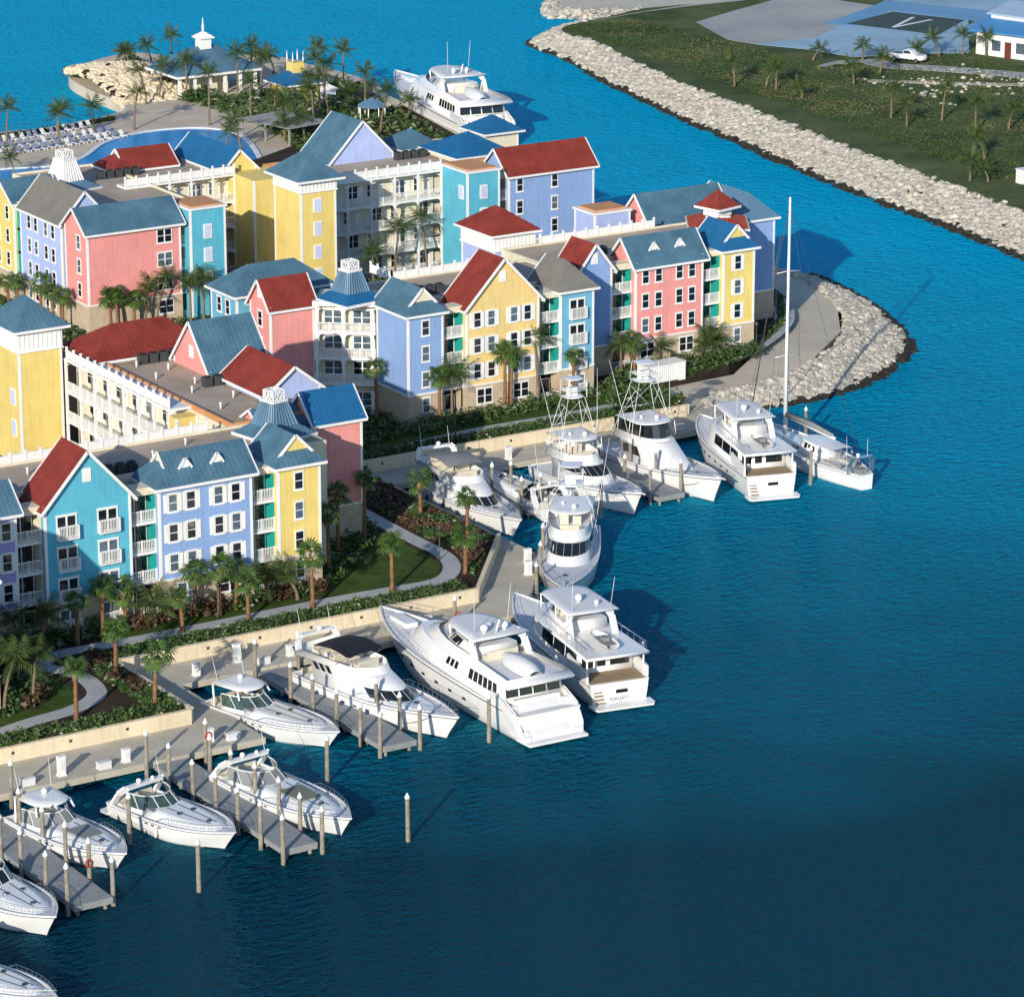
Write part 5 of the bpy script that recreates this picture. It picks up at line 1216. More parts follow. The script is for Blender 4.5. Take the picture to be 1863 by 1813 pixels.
def decked_yacht(label, loc, rz, L, B, fb, fs, decks=2, roof=None, txt=None, name='motor_yacht', blue=False):
    """yacht seen from astern: full-width saloon, boat deck above, hardtop over the bridge"""
    s = Boat(label, 'motor yacht', loc, rz, L, B, fb, fs, 2.0, name, full=2.5, bm=.45); s.hull(); hw = B/2; z0 = fs-.02
    A = plan(.13*L, .72*L, hw*.86, hw*.84, .22*L, z0); C = plan(.13*L, .68*L, hw*.84, hw*.80, .20*L, z0+2.05)
    s.cabin('saloon', [A, C], M_gel, True)
    s.band('saloon_window', A, C, .36, .88, [(0, 1, 3, .03, .97), (13, 14, 3, .03, .97)], M_tint, .03, gap=.03)
    s.band('forward_window', A, C, .42, .85, [(2, 12, 5, .1, .9)], M_tint, .03, gap=.06)
    b = MB()                                   # aft doors of the saloon
    for y0, y1 in ((-.62, -.12), (.0, .22), (.32, .62)):
        b = MB(); b.face([(.13*L-.03, y0*B/2*1.2, z0+.55), (.13*L-.03, y1*B/2*1.2, z0+.55), (.13*L-.03, y1*B/2*1.2, z0+1.8), (.13*L-.03, y0*B/2*1.2, z0+1.8)]); s.part('aft_window', b, M_tint)
    D0 = plan(.02*L, .66*L, hw*.97, hw*.88, .22*L, z0+2.06); D1 = plan(.015*L, .67*L, hw*.98, hw*.89, .22*L, z0+2.34)
    s.cabin('boat_deck', [D0, D1], M_gel, True)
    s.posts('deck_post', [((.04*L, sg*hw*.88, z0), (.04*L, sg*hw*.88, z0+2.1)) for sg in (1, -1)], .09, M_gel)
    b = MB()
    for sg in (1, -1):                         # bulwark wings sweeping down aft
        b.slab([(.02*L, sg*hw*.97, z0+1.0), (.20*L, sg*hw*.97, z0+1.5), (.20*L, sg*hw*.90, z0+1.5), (.02*L, sg*hw*.90, z0+1.0)], 1.0)
    s.part('bulwark', b, M_gel)
    zb = z0+2.35
    b = MB(); P = plan(.03*L, .64*L, hw*.93, hw*.82, .2*L, zb)
    for i in range(len(P)-1):
        b.beam((P[i][0], P[i][1], zb+.75), (P[i+1][0], P[i+1][1], zb+.75), .05, .05)
        k = max(1, int((Vector(P[i])-Vector(P[i+1])).length/1.2))
        for j in range(k):
            p = Vector(P[i]).lerp(Vector(P[i+1]), j/k); b.tube([p, p+V(0, 0, .75)], .02, 4, cap=False)
    s.part('deck_rail', b, M_steel)
    F0 = plan(.32*L, .58*L, hw*.72, hw*.66, .14*L, zb); F1 = plan(.32*L, .54*L, hw*.70, hw*.62, .12*L, zb+.95); s.cabin('bridge_coaming', [F0, F1], M_gel, True, M_canvas)
    s.band('bridge_screen', F1, [(x-.5, y*.95, z+.55) for x, y, z in F1], 0, 1, [(2, 12, 5, 0, 1)], M_clear, .0, gap=.04)
    for y in (-.9, .9): s.seat(.40*L, y, zb+.9, 1.2, .7, .35, .5)
    rf = s.slabtop('hardtop', .24*L, .56*L, hw*.80, hw*.74, .06*L, zb+2.15, .14, roof or M_deckw, .04)
    s.posts('hardtop_leg', [((x*L, sg*hw*.70, zb), (x*L, sg*hw*.72, zb+2.2)) for x in (.27, .38, .52) for sg in (1, -1)], .07, M_gel)
    s.arch(.24*L, hw*.7, zb, zb+2.1, 1.2)
    s.dome(.36*L, .2, zb+2.45, .34); s.dome(.30*L, -.9, zb+2.4, .24)
    for sg in (1, -1): s.mast([(.26*L, sg*hw*.6, zb+2.3), (.24*L, sg*hw*.66, zb+5.2)], .03)
    # tender on the boat deck
    b = MB(); tw = [[(x, .75*w*math.cos(a), zb+.55+.35*math.sin(a)*(1.2 if w < .9 else 1)) for a in [math.pi+math.pi*k/6 for k in range(7)]] for x, w in ((.06*L, .8), (.10*L, 1), (.18*L, 1), (.22*L, .7), (.245*L, .1))]
    b.loft(tw, 0, True, top=False, closed=False); tb = s.part('tender', b, M_gel); c = MB(); c.box(.08*L, -.5, zb+.4, .19*L, .5, zb+.46); c.box(.12*L, -.3, zb+.46, .15*L, .3, zb+.8); s.part('tender_seats', c, M_canvas, tb)
    b = MB(); b.box(.02*L, -hw*.85, z0-.02, .13*L, hw*.85, z0+.03); s.part('aft_deck', b, M_teak)
    s.platform(1.5, .3, .96); s.rail(.55, 1.0, .75, 12); s.ports((.25, .33, .41, .49, .57, .65), .62, .5, .2)
    b = MB()
    for i in range(4): b.box(-.05-.16*i, hw*.55, .5+(3-i)*.28, .1-.16*i, hw*.80, .62+(3-i)*.28)
    s.part('transom_steps', b, M_teak)
    b = MB(); b.box(-.03, -.75, fs*.55, .0, .35, fs*.55+.32); s.part('transom_window', b, M_tint)
    if txt: s.letters(txt, -.035, .52, .42, 0)
    return s

def trideck(label, loc, rz, L, B, fb, fs, txt=None):
    """sleek large yacht seen from astern: sloping transom, raked superstructure, long hardtop"""
    s = Boat(label, 'yacht', loc, rz, L, B, fb, fs, 3.0, 'large_yacht', full=2.6, bm=.45); s.hull(n=22); hw = B/2; z0 = fs
    A = plan(.085*L, .80*L, hw*.90, hw*.82, .34*L, z0); C = plan(.10*L, .70*L, hw*.84, hw*.76, .28*L, z0+2.0)
    s.cabin('main_deckhouse', [A, C], M_gel, True)
    s.band('saloon_window', A, C, .40, .86, [(0, 1, 6, .10, .60), (13, 14, 6, .40, .90)], M_tint, .03, gap=.10)
    s.band('forward_window', A, C, .45, .80, [(0, 1, 3, .78, 1.0), (13, 14, 3, 0, .22)], M_tint, .03, gap=.16)
    for i in range(4):
        y0, y1 = -.80+i*.41, -.80+i*.41+.37; xa = lambda z: .085*L+.015*L*(z-z0)/2-.03
        b = MB(); b.face([(xa(z0+.8), y0*hw, z0+.8), (xa(z0+.8), y1*hw, z0+.8), (xa(z0+1.8), y1*hw*.98, z0+1.8), (xa(z0+1.8), y0*hw*.98, z0+1.8)]); s.part('aft_window', b, M_tint)
    D0 = plan(.05*L, .66*L, hw*.97, hw*.82, .30*L, z0+2.0); D1 = plan(.04*L, .65*L, hw*.98, hw*.82, .30*L, z0+2.28); D2 = plan(.06*L, .60*L, hw*.92, hw*.74, .28*L, z0+2.75)
    s.cabin('upper_deck', [D0, D1], M_gel, True); b = MB(); b.loft([D1, D2], 0, True, top=False); s.part('upper_bulwark', b, M_gel)
    zb = z0+2.3
    b = MB(); b.face([(x, y, zb+.03) for x, y, z in plan(.06*L, .58*L, hw*.88, hw*.7, .2*L, 0)]); s.part('upper_sole', b, M_deckw)
    F0 = plan(.30*L, .56*L, hw*.70, hw*.62, .18*L, zb); F1 = plan(.30*L, .50*L, hw*.62, hw*.52, .14*L, zb+1.0); s.cabin('sky_lounge', [F0, F1], M_gel, True)
    s.band('bridge_screen', F0, F1, .30, .95, [(1, 13, 7, .05, .95)], M_tint, .03, gap=.05)
    s.slabtop('hardtop', .27*L, .50*L, hw*.84, hw*.70, .10*L, zb+1.9, .16, M_deckw, .06)
    s.posts('hardtop_leg', [((.30*L, sg*hw*.74, zb), (.28*L, sg*hw*.78, zb+1.95)) for sg in (1, -1)]+[((.44*L, sg*hw*.62, zb+.9), (.44*L, sg*hw*.66, zb+1.95)) for sg in (1, -1)], .12, M_gel)
    s.arch(.26*L, hw*.8, zb, zb+1.95, 1.4, .3)
    s.mast([(.30*L, 0, zb+2.1), (.28*L, 0, zb+3.4)], .16, name='signal_mast'); s.dome(.31*L, -1.0, zb+2.25, .36); s.dome(.31*L, 1.0, zb+2.25, .36); s.dome(.34*L, 0, zb+2.2, .22)
    for sg in (1, -1): s.mast([(.33*L, sg*1.6, zb+2.1), (.32*L, sg*1.8, zb+6.0)], .035)
    # covered tender on the upper deck aft
    b = MB(); rows = [[(x, .95*w*math.cos(a), zb+.1+.95*h*math.sin(a)) for a in [math.pi*k/8 for k in range(9)]] for x, w, h in ((.075*L, .7, .5), (.10*L, 1, .9), (.15*L, 1.05, 1.1), (.20*L, .95, 1.0), (.24*L, .5, .8), (.255*L, .1, .5))]
    b.loft(rows, 0, True, top=False, closed=False); s.part('covered_tender', b, M_deckw)
    s.seat(.26*L, 0, zb+.05, 3.0, .9, .45, .4, face=1)
    # sloping transom, garage door, stairs
    b = MB(); b.prism([(-1.6, -hw*.86), (.4, -hw*.9), (.4, hw*.9), (-1.6, hw*.86)], .25, .45); s.part('swim_platform', b, M_gel)
    b = MB(); b.face([(-.9, -hw*.66, .46), (-.9, hw*.66, .46), (.07*L, hw*.66, fs+.72), (.07*L, -hw*.66, fs+.72)]); b.face([(.07*L, -hw*.66, fs+.72), (.07*L, hw*.66, fs+.72), (.085*L, hw*.66, fs+.72), (.085*L, -hw*.66, fs+.72)])
    for sg in (1, -1): b.face([(-.9, sg*hw*.66, .46), (.07*L, sg*hw*.66, fs+.72), (.085*L, sg*hw*.66, fs+.72), (.085*L, sg*hw*.66, .46)])
    s.part('sloping_transom', b, M_gel)
    b = MB(); t = .012; q = lambda u, v: (-.9+(.07*L+.9)*v-.03, u*hw, .46+(fs+.26)*v+.03); b.face([q(-.5, .12), q(.5, .12), q(.5, .9), q(-.5, .9)]); s.part('garage_door', b, M_deckw)
    for sg in (1, -1):
        b = MB(); b.slab([(-.5, sg*hw*.92, fs*.5), (.02*L, sg*hw*.95, fs+.2), (.09*L, sg*hw*.95, fs+.9), (.16*L, sg*hw*.93, fs+1.0), (.16*L, sg*hw*.87, fs+1.0), (.09*L, sg*hw*.88, fs+.9), (.02*L, sg*hw*.88, fs+.2), (-.5, sg*hw*.86, fs*.5)], .9); s.part('stern_wing', b, M_gel)
    for sg in (1, -1):
        b = MB()
        for i in range(7): b.box(-.8+i*.38, sg*hw*.77-.30, .42, -.42+i*.38, sg*hw*.77+.30, .50+(i+1)*(fs-.1)/7)
        s.part('transom_steps', b, M_gel)
    if txt:                                     # name too blurred to read in the photograph: dark strokes only
        for i, (w, h) in enumerate(((.16,.10),(.12,.16),(.2,.12),(.1,.14),(.18,.1),(.14,.16),(.16,.12))):
            b = MB(); y = .85-i*.27; v = .62; x = -.9+(.07*L+.9)*v-.06; z = .46+(fs+.26)*v+.05; b.beam((x, y, z), (x, y-w, z), .02, h, up=(-.6, 0, .8)); s.part('name_stroke', b, M_stripe)
        s.rail(.5, 1.0, .8, 14); s.ports((.3, .38, .46, .54, .62, .7), .55, .55, .22)
    b = MB(); b.box(.80*L, -.6, s.zs(.8)-.05, .90*L, .6, s.zs(.82)+.35); s.part('bow_locker', b, M_gel); s.fenders((.25, .45), -1)
    return s

def sportfish(label, loc, rz, L, B, fb=2.7, fs=1.25, tower=True, enclosed=False, rig=True, th=4.0):
    s = Boat(label, 'sportfishing boat', loc, rz, L, B, fb, fs, 1.7, 'sportfishing_boat', full=2.5, bm=.36); s.hull(); hw = B/2; z0 = s.zs(.4)+.02
    zc = fs+.05
    A = plan(.24*L, .66*L, hw*.80, hw*.74, .16*L, zc); C1 = plan(.24*L, .60*L, hw*.78, hw*.70, .14*L, zc+1.15); C2 = plan(.22*L, .50*L, hw*.78, hw*.68, .10*L, zc+2.0)
    s.cabin('deckhouse', [A, C1, C2], M_gel, True)
    if enclosed:
        s.band('side_window', A, C2, .45, .90, [(0, 1, 2, .10, .80), (13, 14, 2, .20, .90)], M_tint, .03, gap=.05)
        b = MB(); K0 = plan(.30*L, .74*L, hw*.74, hw*.62, .30*L, z0+.1); K1 = plan(.26*L, .50*L, hw*.70, hw*.60, .12*L, zc+2.6); b.loft([K0, K1], 0, True); s.part('raked_house_front', b, M_gel)
    else:
        s.band('windscreen', C1, C2, .10, .92, [(0, 14, 9, .03, .97)], M_tint, .035, gap=.02)
    zb = zc+2.0
    G0 = plan(.16*L, .50*L, hw*.80, hw*.66, .16*L, zb); G1 = plan(.15*L, .46*L, hw*.80, hw*.66, .12*L, zb+.85)
    b = MB(); b.loft([G0, G1], 0, True, top=False); b.face([(x, y, z+.03) for x, y, z in G0]); s.part('flybridge', b, M_gel)
    s.seat(.24*L, -.6, zb+.05, .8, .6, .6, .5); s.seat(.24*L, .6, zb+.05, .8, .6, .6, .5); s.seat(.36*L, 0, zb+.05, 1.8, .7, .55, .3)
    zt = zb+2.15
    if enclosed:
        s.band('bridge_glass', [(x, y*.92, z) for x, y, z in G1], [(x-.35, y*.86, zt-.02) for x, y, z in G1], 0, 1, [(0, 14, 9, 0, 1)], M_tint, .0, gap=.02)
    s.slabtop('bridge_hardtop', .17*L, .42*L, hw*.78, hw*.70, .07*L, zt, .12, None, .08)
    s.posts('hardtop_leg', [((x*L, sg*hw*.76, zb+.8), (x*L, sg*hw*.7, zt+.05)) for x in (.19, .30, .40) for sg in (1, -1)], .045, M_gel)
    s.dome(.36*L, .4, zt+.22, .26); s.dome(.30*L, -.7, zt+.2, .18)
    if tower:
        b = MB(); T = zt+th
        for sx in (.17, .36):
            for sg in (1, -1): b.tube([(sx*L, sg*hw*.92, zb), (sx*L+(.27-sx)*L*.3, sg*hw*.72, zt+.3), (sx*L+(.27-sx)*L*.62, sg*hw*.36, T)], .03, 5)
        for sg in (1, -1): b.tube([(.20*L, sg*hw*.66, zt+.4), (.30*L, sg*hw*.5, T-.8)], .025, 4); b.tube([(.34*L, sg*hw*.66, zt+.4), (.24*L, sg*hw*.5, T-.8)], .025, 4)
        b.tube([(.21*L, hw*.62, zt+1.0), (.21*L, -hw*.62, zt+1.0)], .025, 4); b.tube([(.20*L, hw*.66, zt+.3), (.25*L, -hw*.45, T-.6)], .02, 4); b.tube([(.20*L, -hw*.66, zt+.3), (.25*L, hw*.45, T-.6)], .02, 4)
        s.part('tuna_tower', b, M_gel)
        s.slabtop('tower_platform', .22*L, .32*L, hw*.42, hw*.38, .04*L, T, .08, None, .02)
        b = MB(); 
        for x in (.22, .25, .28, .31): b.tube([(x*L, -hw*.42, T+.75), (x*L, hw*.42, T+.75)], .05, 5)
        for sg in (1, -1): b.tube([(.22*L, sg*hw*.42, T), (.22*L, sg*hw*.42, T+.8), (.32*L, sg*hw*.4, T+.8), (.32*L, sg*hw*.4, T)], .03, 4)
        b.box(.24*L, -.5, T+.08, .27*L, .5, T+.9); s.part('tower_console', b, M_gel)
        s.posts('sunshade_leg', [((x*L, sg*hw*.42, T), (x*L+.1, sg*hw*.38, T+1.9)) for x in (.23, .31) for sg in (1, -1)], .03, M_gel)
        s.slabtop('tower_sunshade', .225*L, .32*L, hw*.36, hw*.34, .03*L, T+1.9, .06, None, .04)
    if rig:
        for sg in (1, -1): s.mast([(.33*L, sg*hw*.82, zb+.2), (.22*L, sg*hw*1.25, zb+8.5)], .035, name='outrigger')
    b = MB(); b.box(.02*L, -hw*.80, fs-.55, .24*L, hw*.80, fs-.5); s.part('cockpit_sole', b, M_teak)
    b = MB(); b.tube([(.10*L, 0, fs-.5), (.10*L, 0, fs)], .12, 8); b.box(.08*L, -.35, fs, .13*L, .35, fs+.12); b.box(.075*L, -.35, fs+.1, .085*L, .35, fs+.8); s.part('fighting_chair', b, M_cush)
    s.hatches([(.78*L, 0)], lambda x: s.zs(.78)-.02, .24); s.rail(.62, 1.0, .5, 10, False)
    b = MB(); b.box(.93*L, -.12, fb-.02, L+.55, .12, fb+.08); s.part('bow_pulpit', b, M_gel); s.fenders((.3, .5), -1)
    return s

def sailboat(label, loc, rz, L=23.0, B=5.4):
    s = Boat(label, 'sailing yacht', loc, rz, L, B, 2.1, 1.5, 2.6, 'sailing_yacht', full=1.8, bm=.45); s.taper = .72; s.hull(); hw = B/2; z0 = 1.5
    A = plan(.30*L, .80*L, hw*.60, hw*.50, .26*L, z0); C = plan(.32*L, .74*L, hw*.52, hw*.40, .22*L, z0+.6); s.cabin('coachroof', [A, C], M_gel, True)
    s.band('coachroof_window', A, C, .35, .75, [(0, 1, 5, .30, .95), (13, 14, 5, .05, .70)], M_tint, .02, gap=.14)
    A = plan(.30*L, .50*L, hw*.62, hw*.56, .06*L, z0+.1); C = plan(.31*L, .47*L, hw*.54, hw*.46, .05*L, z0+1.55); s.cabin('pilothouse', [A, C], M_gel, True)
    s.band('pilothouse_window', A, C, .45, .85, [(0, 1, 3, .08, .92), (13, 14, 3, .08, .92), (2, 12, 3, 0, 1)], M_tint, .02, gap=.12)
    b = MB(); b.box(.08*L, -hw*.5, 1.15, .30*L, hw*.5, 1.2); s.part('cockpit_sole', b, M_teak); s.seat(.14*L, -.95, 1.2, .5, 3.0, .4, .0); s.seat(.14*L, .95, 1.2, .5, 3.0, .4, .0)
    b = MB(); b.tube([(.13*L, 0, 1.2), (.13*L, 0, 2.3)], .06, 6); b.tube([(.135*L, .5*math.cos(a), 2.1+.5*math.sin(a)) for a in [k*math.pi/6 for k in range(13)]], .03, 4); s.part('steering_wheel', b, M_steel)
    b = MB(); b.loft([[(x, y*hw*.5, 3.2-.12*y*y) for y in (-1, -.5, 0, .5, 1)] for x in (.20*L, .25*L, .30*L)], 0, True, top=False, closed=False); s.part('bimini_top', b, M_deckw)
    s.posts('bimini_pole', [((x*L, sg*hw*.5, 1.5), (x*L, sg*hw*.48, 3.1)) for x in (.205, .295) for sg in (1, -1)], .03)
    m_ = .665*L
    s.mast([(m_, 0, z0+.5), (m_, 0, 27.4)], .26, M_gel, 'mast')
    for z in (10.5, 19.5):
        b = MB(); b.tube([(m_-.05, -1.5, z), (m_, 0, z+.1), (m_-.05, 1.5, z)], .045, 4); s.part('spreader', b, M_gel)
    b = MB(); b.tube([(m_-.25, 0, 4.0), (.26*L, 0, 3.9)], .15, 6); s.part('boom', b, M_gel)
    b = MB(); b.tube([(m_-.3, 0, 4.25), (.45*L, 0, 4.3), (.28*L, 0, 4.1)], [.28, .32, .2], 7); s.part('furled_sail', b, M_canvas)
    for p in ((L-.1, 0, 2.1), (.02*L, 0, 1.5)):
        b = MB(); b.tube([p, (m_, 0, 27.0)], .022, 4); s.part('stay', b, M_metald)
    for sg in (1, -1):
        b = MB(); b.tube([(m_-.2, sg*hw*.92, 1.7), (m_-.05, sg*1.5, 10.5), (m_-.05, sg*1.5, 19.5), (m_, 0, 26.5)], .018, 4); s.part('shroud', b, M_metald)
        b = MB(); b.tube([(m_-1.2, sg*hw*.9, 1.7), (m_, 0, 19.5)], .016, 4); s.part('shroud', b, M_metald)
    b = MB(); b.tube([(.96*L, 0, 2.3), (m_+1.6, 0, 23)], .06, 5); s.part('furled_genoa', b, M_metald)
    s.arch(.05*L, hw*.5, 1.5, 3.2, -.2, .10, M_steel, 'stern_arch'); s.dome(.04*L, .5, 3.3, .22); s.mast([(.05*L, -.8, 3.2), (.05*L, -.8, 5.0)], .03); s.mast([(.10*L, .9, 2.0), (.10*L, 1.0, 5.2)], .03)
    b = MB(); b.ball((.12*L, 1.5, 2.0), .3, 0, 8, 5); b.tube([(.16*L, -1.3, 1.6), (.24*L, -1.3, 1.7)], .3, 8); b.box(.03*L, -.5, 1.5, .07*L, .5, 1.95); s.part('stowed_gear', b, M_canvas)
    s.rail(.04, 1.0, .7, 18); s.fenders((.3, .5, .65), -1)
    return s

DN = R(-90); UP = R(90)
# nearest boats, lower left
express('white cruiser with black wraparound windscreen, cut by the left edge', (107.5, 246.3), R(-84), 12.7, 4.9, 'none', M_tint, None, 1.95, 1.4)
express('hardtop cruiser with grey canvas windscreen and foredeck cover, lower left', (116.8, 255.2), R(-81), 13.2, 4.9, 'hardtop', M_canvas, M_canvas)
express('open express cruiser with bare white foredeck, beside the middle pier', (125.1, 254.0), R(-77.5), 12.9, 5.0, 'arch', None, None)
express('express cruiser with grey green sun pad on the foredeck, beside the middle pier', (134.8, 255.0), R(-83), 16.2, 5.3, 'arch', M_canvas, M_sand2, 1.85, 1.3)
express('hardtop cruiser with dark tinted windscreen inside the notch of the quay', (142.1, 270.4), R(-75.5), 14.5, 4.9, 'hardtop', None, None)
flybridge_yacht('flybridge motor yacht under a black bimini beside the third pier', (151.9, 271.6), R(-80.5), 19.2, 5.4, bim=M_black)
trideck('largest white yacht, stern to the open water, beside the black bimini yacht', (162.1, 249.6), R(88), 29.6, 6.6, 3.1, 2.4, True)
decked_yacht('white motor yacht with broad pale hardtop and transom steps, outermost stern', (171.6, 253.2), R(80), 23.6, 6.0, 2.9, 2.1, txt='FUN JATT')
sportfish('sportfishing boat with tall tower moored along the angled quay, bow towards viewer', (194.2, 294.9), R(-125.5), 23.5, 5.8, th=2.0)
# upper basin
yb = decked_yacht
flybridge_yacht('older motor yacht with grey hardtop in the corner of the upper basin', (190.6, 315.2), R(-94), 18.6, 5.2, 2.2, 1.6, bim=M_canvas)
express('small white boat with radar arch, stern out, between the grey hardtop yacht and sportfisher', (196.4, 301.2), R(91), 13.2, 4.3, 'arch', M_tint, None, 1.8, 1.2)
sportfish('open bridge sportfishing boat with slim tower in the upper basin', (204.1, 314.6), R(-92.4), 18.2, 5.4)
sportfish('enclosed bridge sportfishing boat with raked white front in the upper basin', (213.7, 316.4), R(-93), 20.6, 5.8, 2.9, 1.35, True, True)
decked_yacht('tall white trawler yacht with dinghy on the boat deck, stern out by the sailing yacht', (218.6, 295.6), R(74), 22.0, 5.8, 2.8, 2.3)
sailboat('white sailing yacht with very tall mast at the end of the upper basin', (228.4, 292.6), R(86.5))
# far superyacht
trideck('distant superyacht moored behind the resort near the pool peninsula', (286.8, 457.6), R(79.5), 40.0, 8.4, 3.6, 2.7).o.scale = (1, 1, 1.22)
# roof of a boat just inside the bottom edge
express('cruiser with hardtop and aerials cut off by the lower left corner', (98.5, 233.5), R(-70), 13.0, 4.2, 'hardtop', M_tint)

# piers
def pier(label, x0, x1, y0, y1, z=.95):
    root = empty('finger_pier', (x0, y0, 0), 0, label, 'pier', 'timber finger piers'); w, L = x1-x0, y1-y0
    n = int(L/3.4); st = L/n; pm = MB(); pm.box(0, .02, z-.12, w, st-.02, z); pm = pm.data('deck_section', M_plank)
    for i in range(n): link('deck_section', pm, root, (0, i*st, 0))
    for xx in (0, w-.2):
        b = MB(); b.box(xx, 0, z-.45, xx+.2, L, z-.13); b.build('edge_beam', M_plank, root)
    b = MB(); b.box(0, -.12, z-.5, w, -.005, z+.02); b.build('end_board', M_plank, root)
    pl = MB(); pl.tube([(0, 0, -2), (0, 0, z-.14)], .16, 7); pl = pl.data('support_pile', M_pile)
    for i in range(n+1):
        for xx in (.45, w-.45): link('support_pile', pl, root, (xx, max(.3, i*st-.2), 0))
    return root
pier('near left finger pier beside the cut off cruiser', 111.9, 115.1, 237.0, 259.7)
pier('middle finger pier between two open express cruisers', 130.3, 133.3, 238.2, 259.7)
pier('third finger pier beside the black bimini yacht', 148.1, 151.3, 253.3, 274.9)
pier('short finger pier between the two tower sportfishing boats', 207.2, 210.4, 299.2, 316.3)
pier('short finger pier beside the grey hardtop yacht in the upper basin', 193.6, 195.4, 302.4, 316.3)
pm = MB(); pm.tube([(0,0,-2.5),(0,0,0),(0,0,3.85)], [.20,.19,.165], 9); PILE = pm.data('post', M_pile)
pc = MB(); pc.tube([(0,0,3.83),(0,0,3.98),(0,0,4.35)], [.21,.21,.03], 9); PCAP = pc.data('cap', M_cap)
def pile(label, x, y, h=1.0):
    e = empty('mooring_pile', (x, y, 0), rnd.random()*3, label, 'pile', 'white capped timber mooring piles'); e.rotation_euler = (rnd.uniform(-.012,.012), rnd.uniform(-.012,.012), rnd.random()*3)
    a = link('post', PILE, e); c = link('cap', PCAP, e)
    for o in (a, c): o.scale = (1, 1, h)
ORD = ['outermost', 'second', 'third', 'fourth', 'fifth', 'sixth', 'seventh']
for nm, xl, xr, ys, h in (('near left pier', 111.7, 115.4, [237.4, 241.4, 245.4, 249.4, 253.6], .95), ('middle pier', 130.0, 133.6, [237.7, 241.2, 244.8, 248.6, 252.4, 256.4], .95), ('third pier', 147.9, 151.6, [253.2, 256.6, 260.4, 264.4, 268.6], .95), ('pier between the tower sportfishing boats', 206.9, 210.7, [300.0, 304.6, 309.4], 1.0), ('pier beside the grey hardtop yacht', 193.4, 195.7, [303.0, 308.6], 1.0)):
    for sd, x in (('left', xl), ('right', xr)):
        for i, y in enumerate(ys): pile(f'{ORD[i]} white capped pile on the {sd} side of the {nm}', x, y+rnd.uniform(-.2,.2), h*rnd.uniform(.94,1.04))
for lb, x, y in (('lone white capped pile in open water ahead of the bare foredeck cruiser', 122.0, 236.3), ('lone white capped pile standing farthest out in open water', 140.5, 236.5), ('lone pile between the sun pad cruiser and the notch cruiser', 141.3, 250.6), ('pale pile beside the hull of the bare foredeck cruiser', 121.9, 247.6), ('white capped pile right of the outermost yacht stern', 176.2, 256.4), ('tall pile at the quay end of the middle pier, left', 129.4, 259.3), ('tall pile at the quay end of the middle pier, right', 134.9, 259.4), ('tall pile at the quay end of the third pier, left', 147.8, 274.6), ('tall pile at the quay end of the third pier, right', 152.2, 274.7), ('pile between the largest yacht and the outermost yacht', 167.4, 256.8), ('dark pile beside the side of the outermost yacht', 167.4, 266), ('pile between the black bimini yacht and the largest yacht', 157.4, 251.6), ('quay pile behind the bow of the largest yacht', 168.4, 275.0), ('white capped pile beside the slanting quay, upper', 187.4, 289.8), ('white capped pile beside the slanting quay, middle', 184.2, 285.2), ('white capped pile beside the slanting quay, lower', 180.4, 280.0), ('pile between the sailing yacht and the trawler yacht', 224.6, 297.0), ('white capped pile behind the sailing yacht', 233.2, 309.4), ('pile off the bow of the open bridge sportfishing boat', 200.2, 299.0), ('quay pile behind the enclosed bridge sportfishing boat', 218.4, 316.0), ('pile at the corner of the quay by the near left pier', 117.4, 259.4)): pile(lb, x, y, rnd.uniform(.92,1.02))
# power pedestals and boxes on the quay
bb = MB(); bb.box(-.3,-.22,0,.3,.22,1.05); bb.box(-.33,-.25,1.05,.33,.25,1.13); bb.box(-.36,-.28,0,.36,.28,.08); PED = bb.data('cabinet', M_white)
dd = MB(); dd.box(-.2,-.235,.35,.2,-.222,.9); PEDD = dd.data('cabinet_door', M_deckw)
def pedestal(label, x, y, h=1.0):
    e = empty('power_pedestal', (x, y, 1.2), 0, label, 'power pedestal', 'white power pedestals on the quay'); a = link('cabinet', PED, e); c = link('cabinet_door', PEDD, a); a.scale = (1, 1, h)
for lb, x, y, h in (('tall white power pedestal behind the grey canvas cruiser', 122.6, 261.0, 1.5), ('white power pedestal left of the middle pier', 128.4, 261.0, 1.0), ('white power pedestal right of the middle pier', 136.4, 261.6, 1.0), ('white power pedestal at the corner of the notch', 143.0, 276.4, 1.0), ('tall white power pedestal behind the notch cruiser', 147.6, 277.6, 1.5), ('white power pedestal at the root of the third pier', 152.4, 276.6, .9), ('white power pedestal behind the bow of the largest yacht', 166.6, 276.6, 1.0), ('white power pedestal behind the small radar arch boat', 201.3, 317.9, 1.2), ('white power pedestal behind the open bridge sportfishing boat', 206.4, 317.9, 1.2), ('white power pedestal on the slanting quay', 184.4, 287.8, 1.2), ('white power pedestal on the slanting quay, near its lower pile', 182.4, 284.6, 1.2)): pedestal(lb, x, y, h)
# white container by the planting near the tip
ce = empty('site_container', (230.4, 332.3, 1.95), R(3), 'white rectangular container beside the hedge near the paved tip', 'container')
b = MB(); b.box(-2.6,-1.0,.1,2.6,1.0,2.1); b.build('body', M_white, ce)
b = MB()
for i in range(18): b.box(-2.55+i*.29,-1.04,.15,-2.42+i*.29,-1.0,2.05)
b.build('rib', M_white, ce); b = MB(); b.box(-2.65,-1.06,2.1,2.65,1.06,2.2); b.build('lid', M_white, ce)
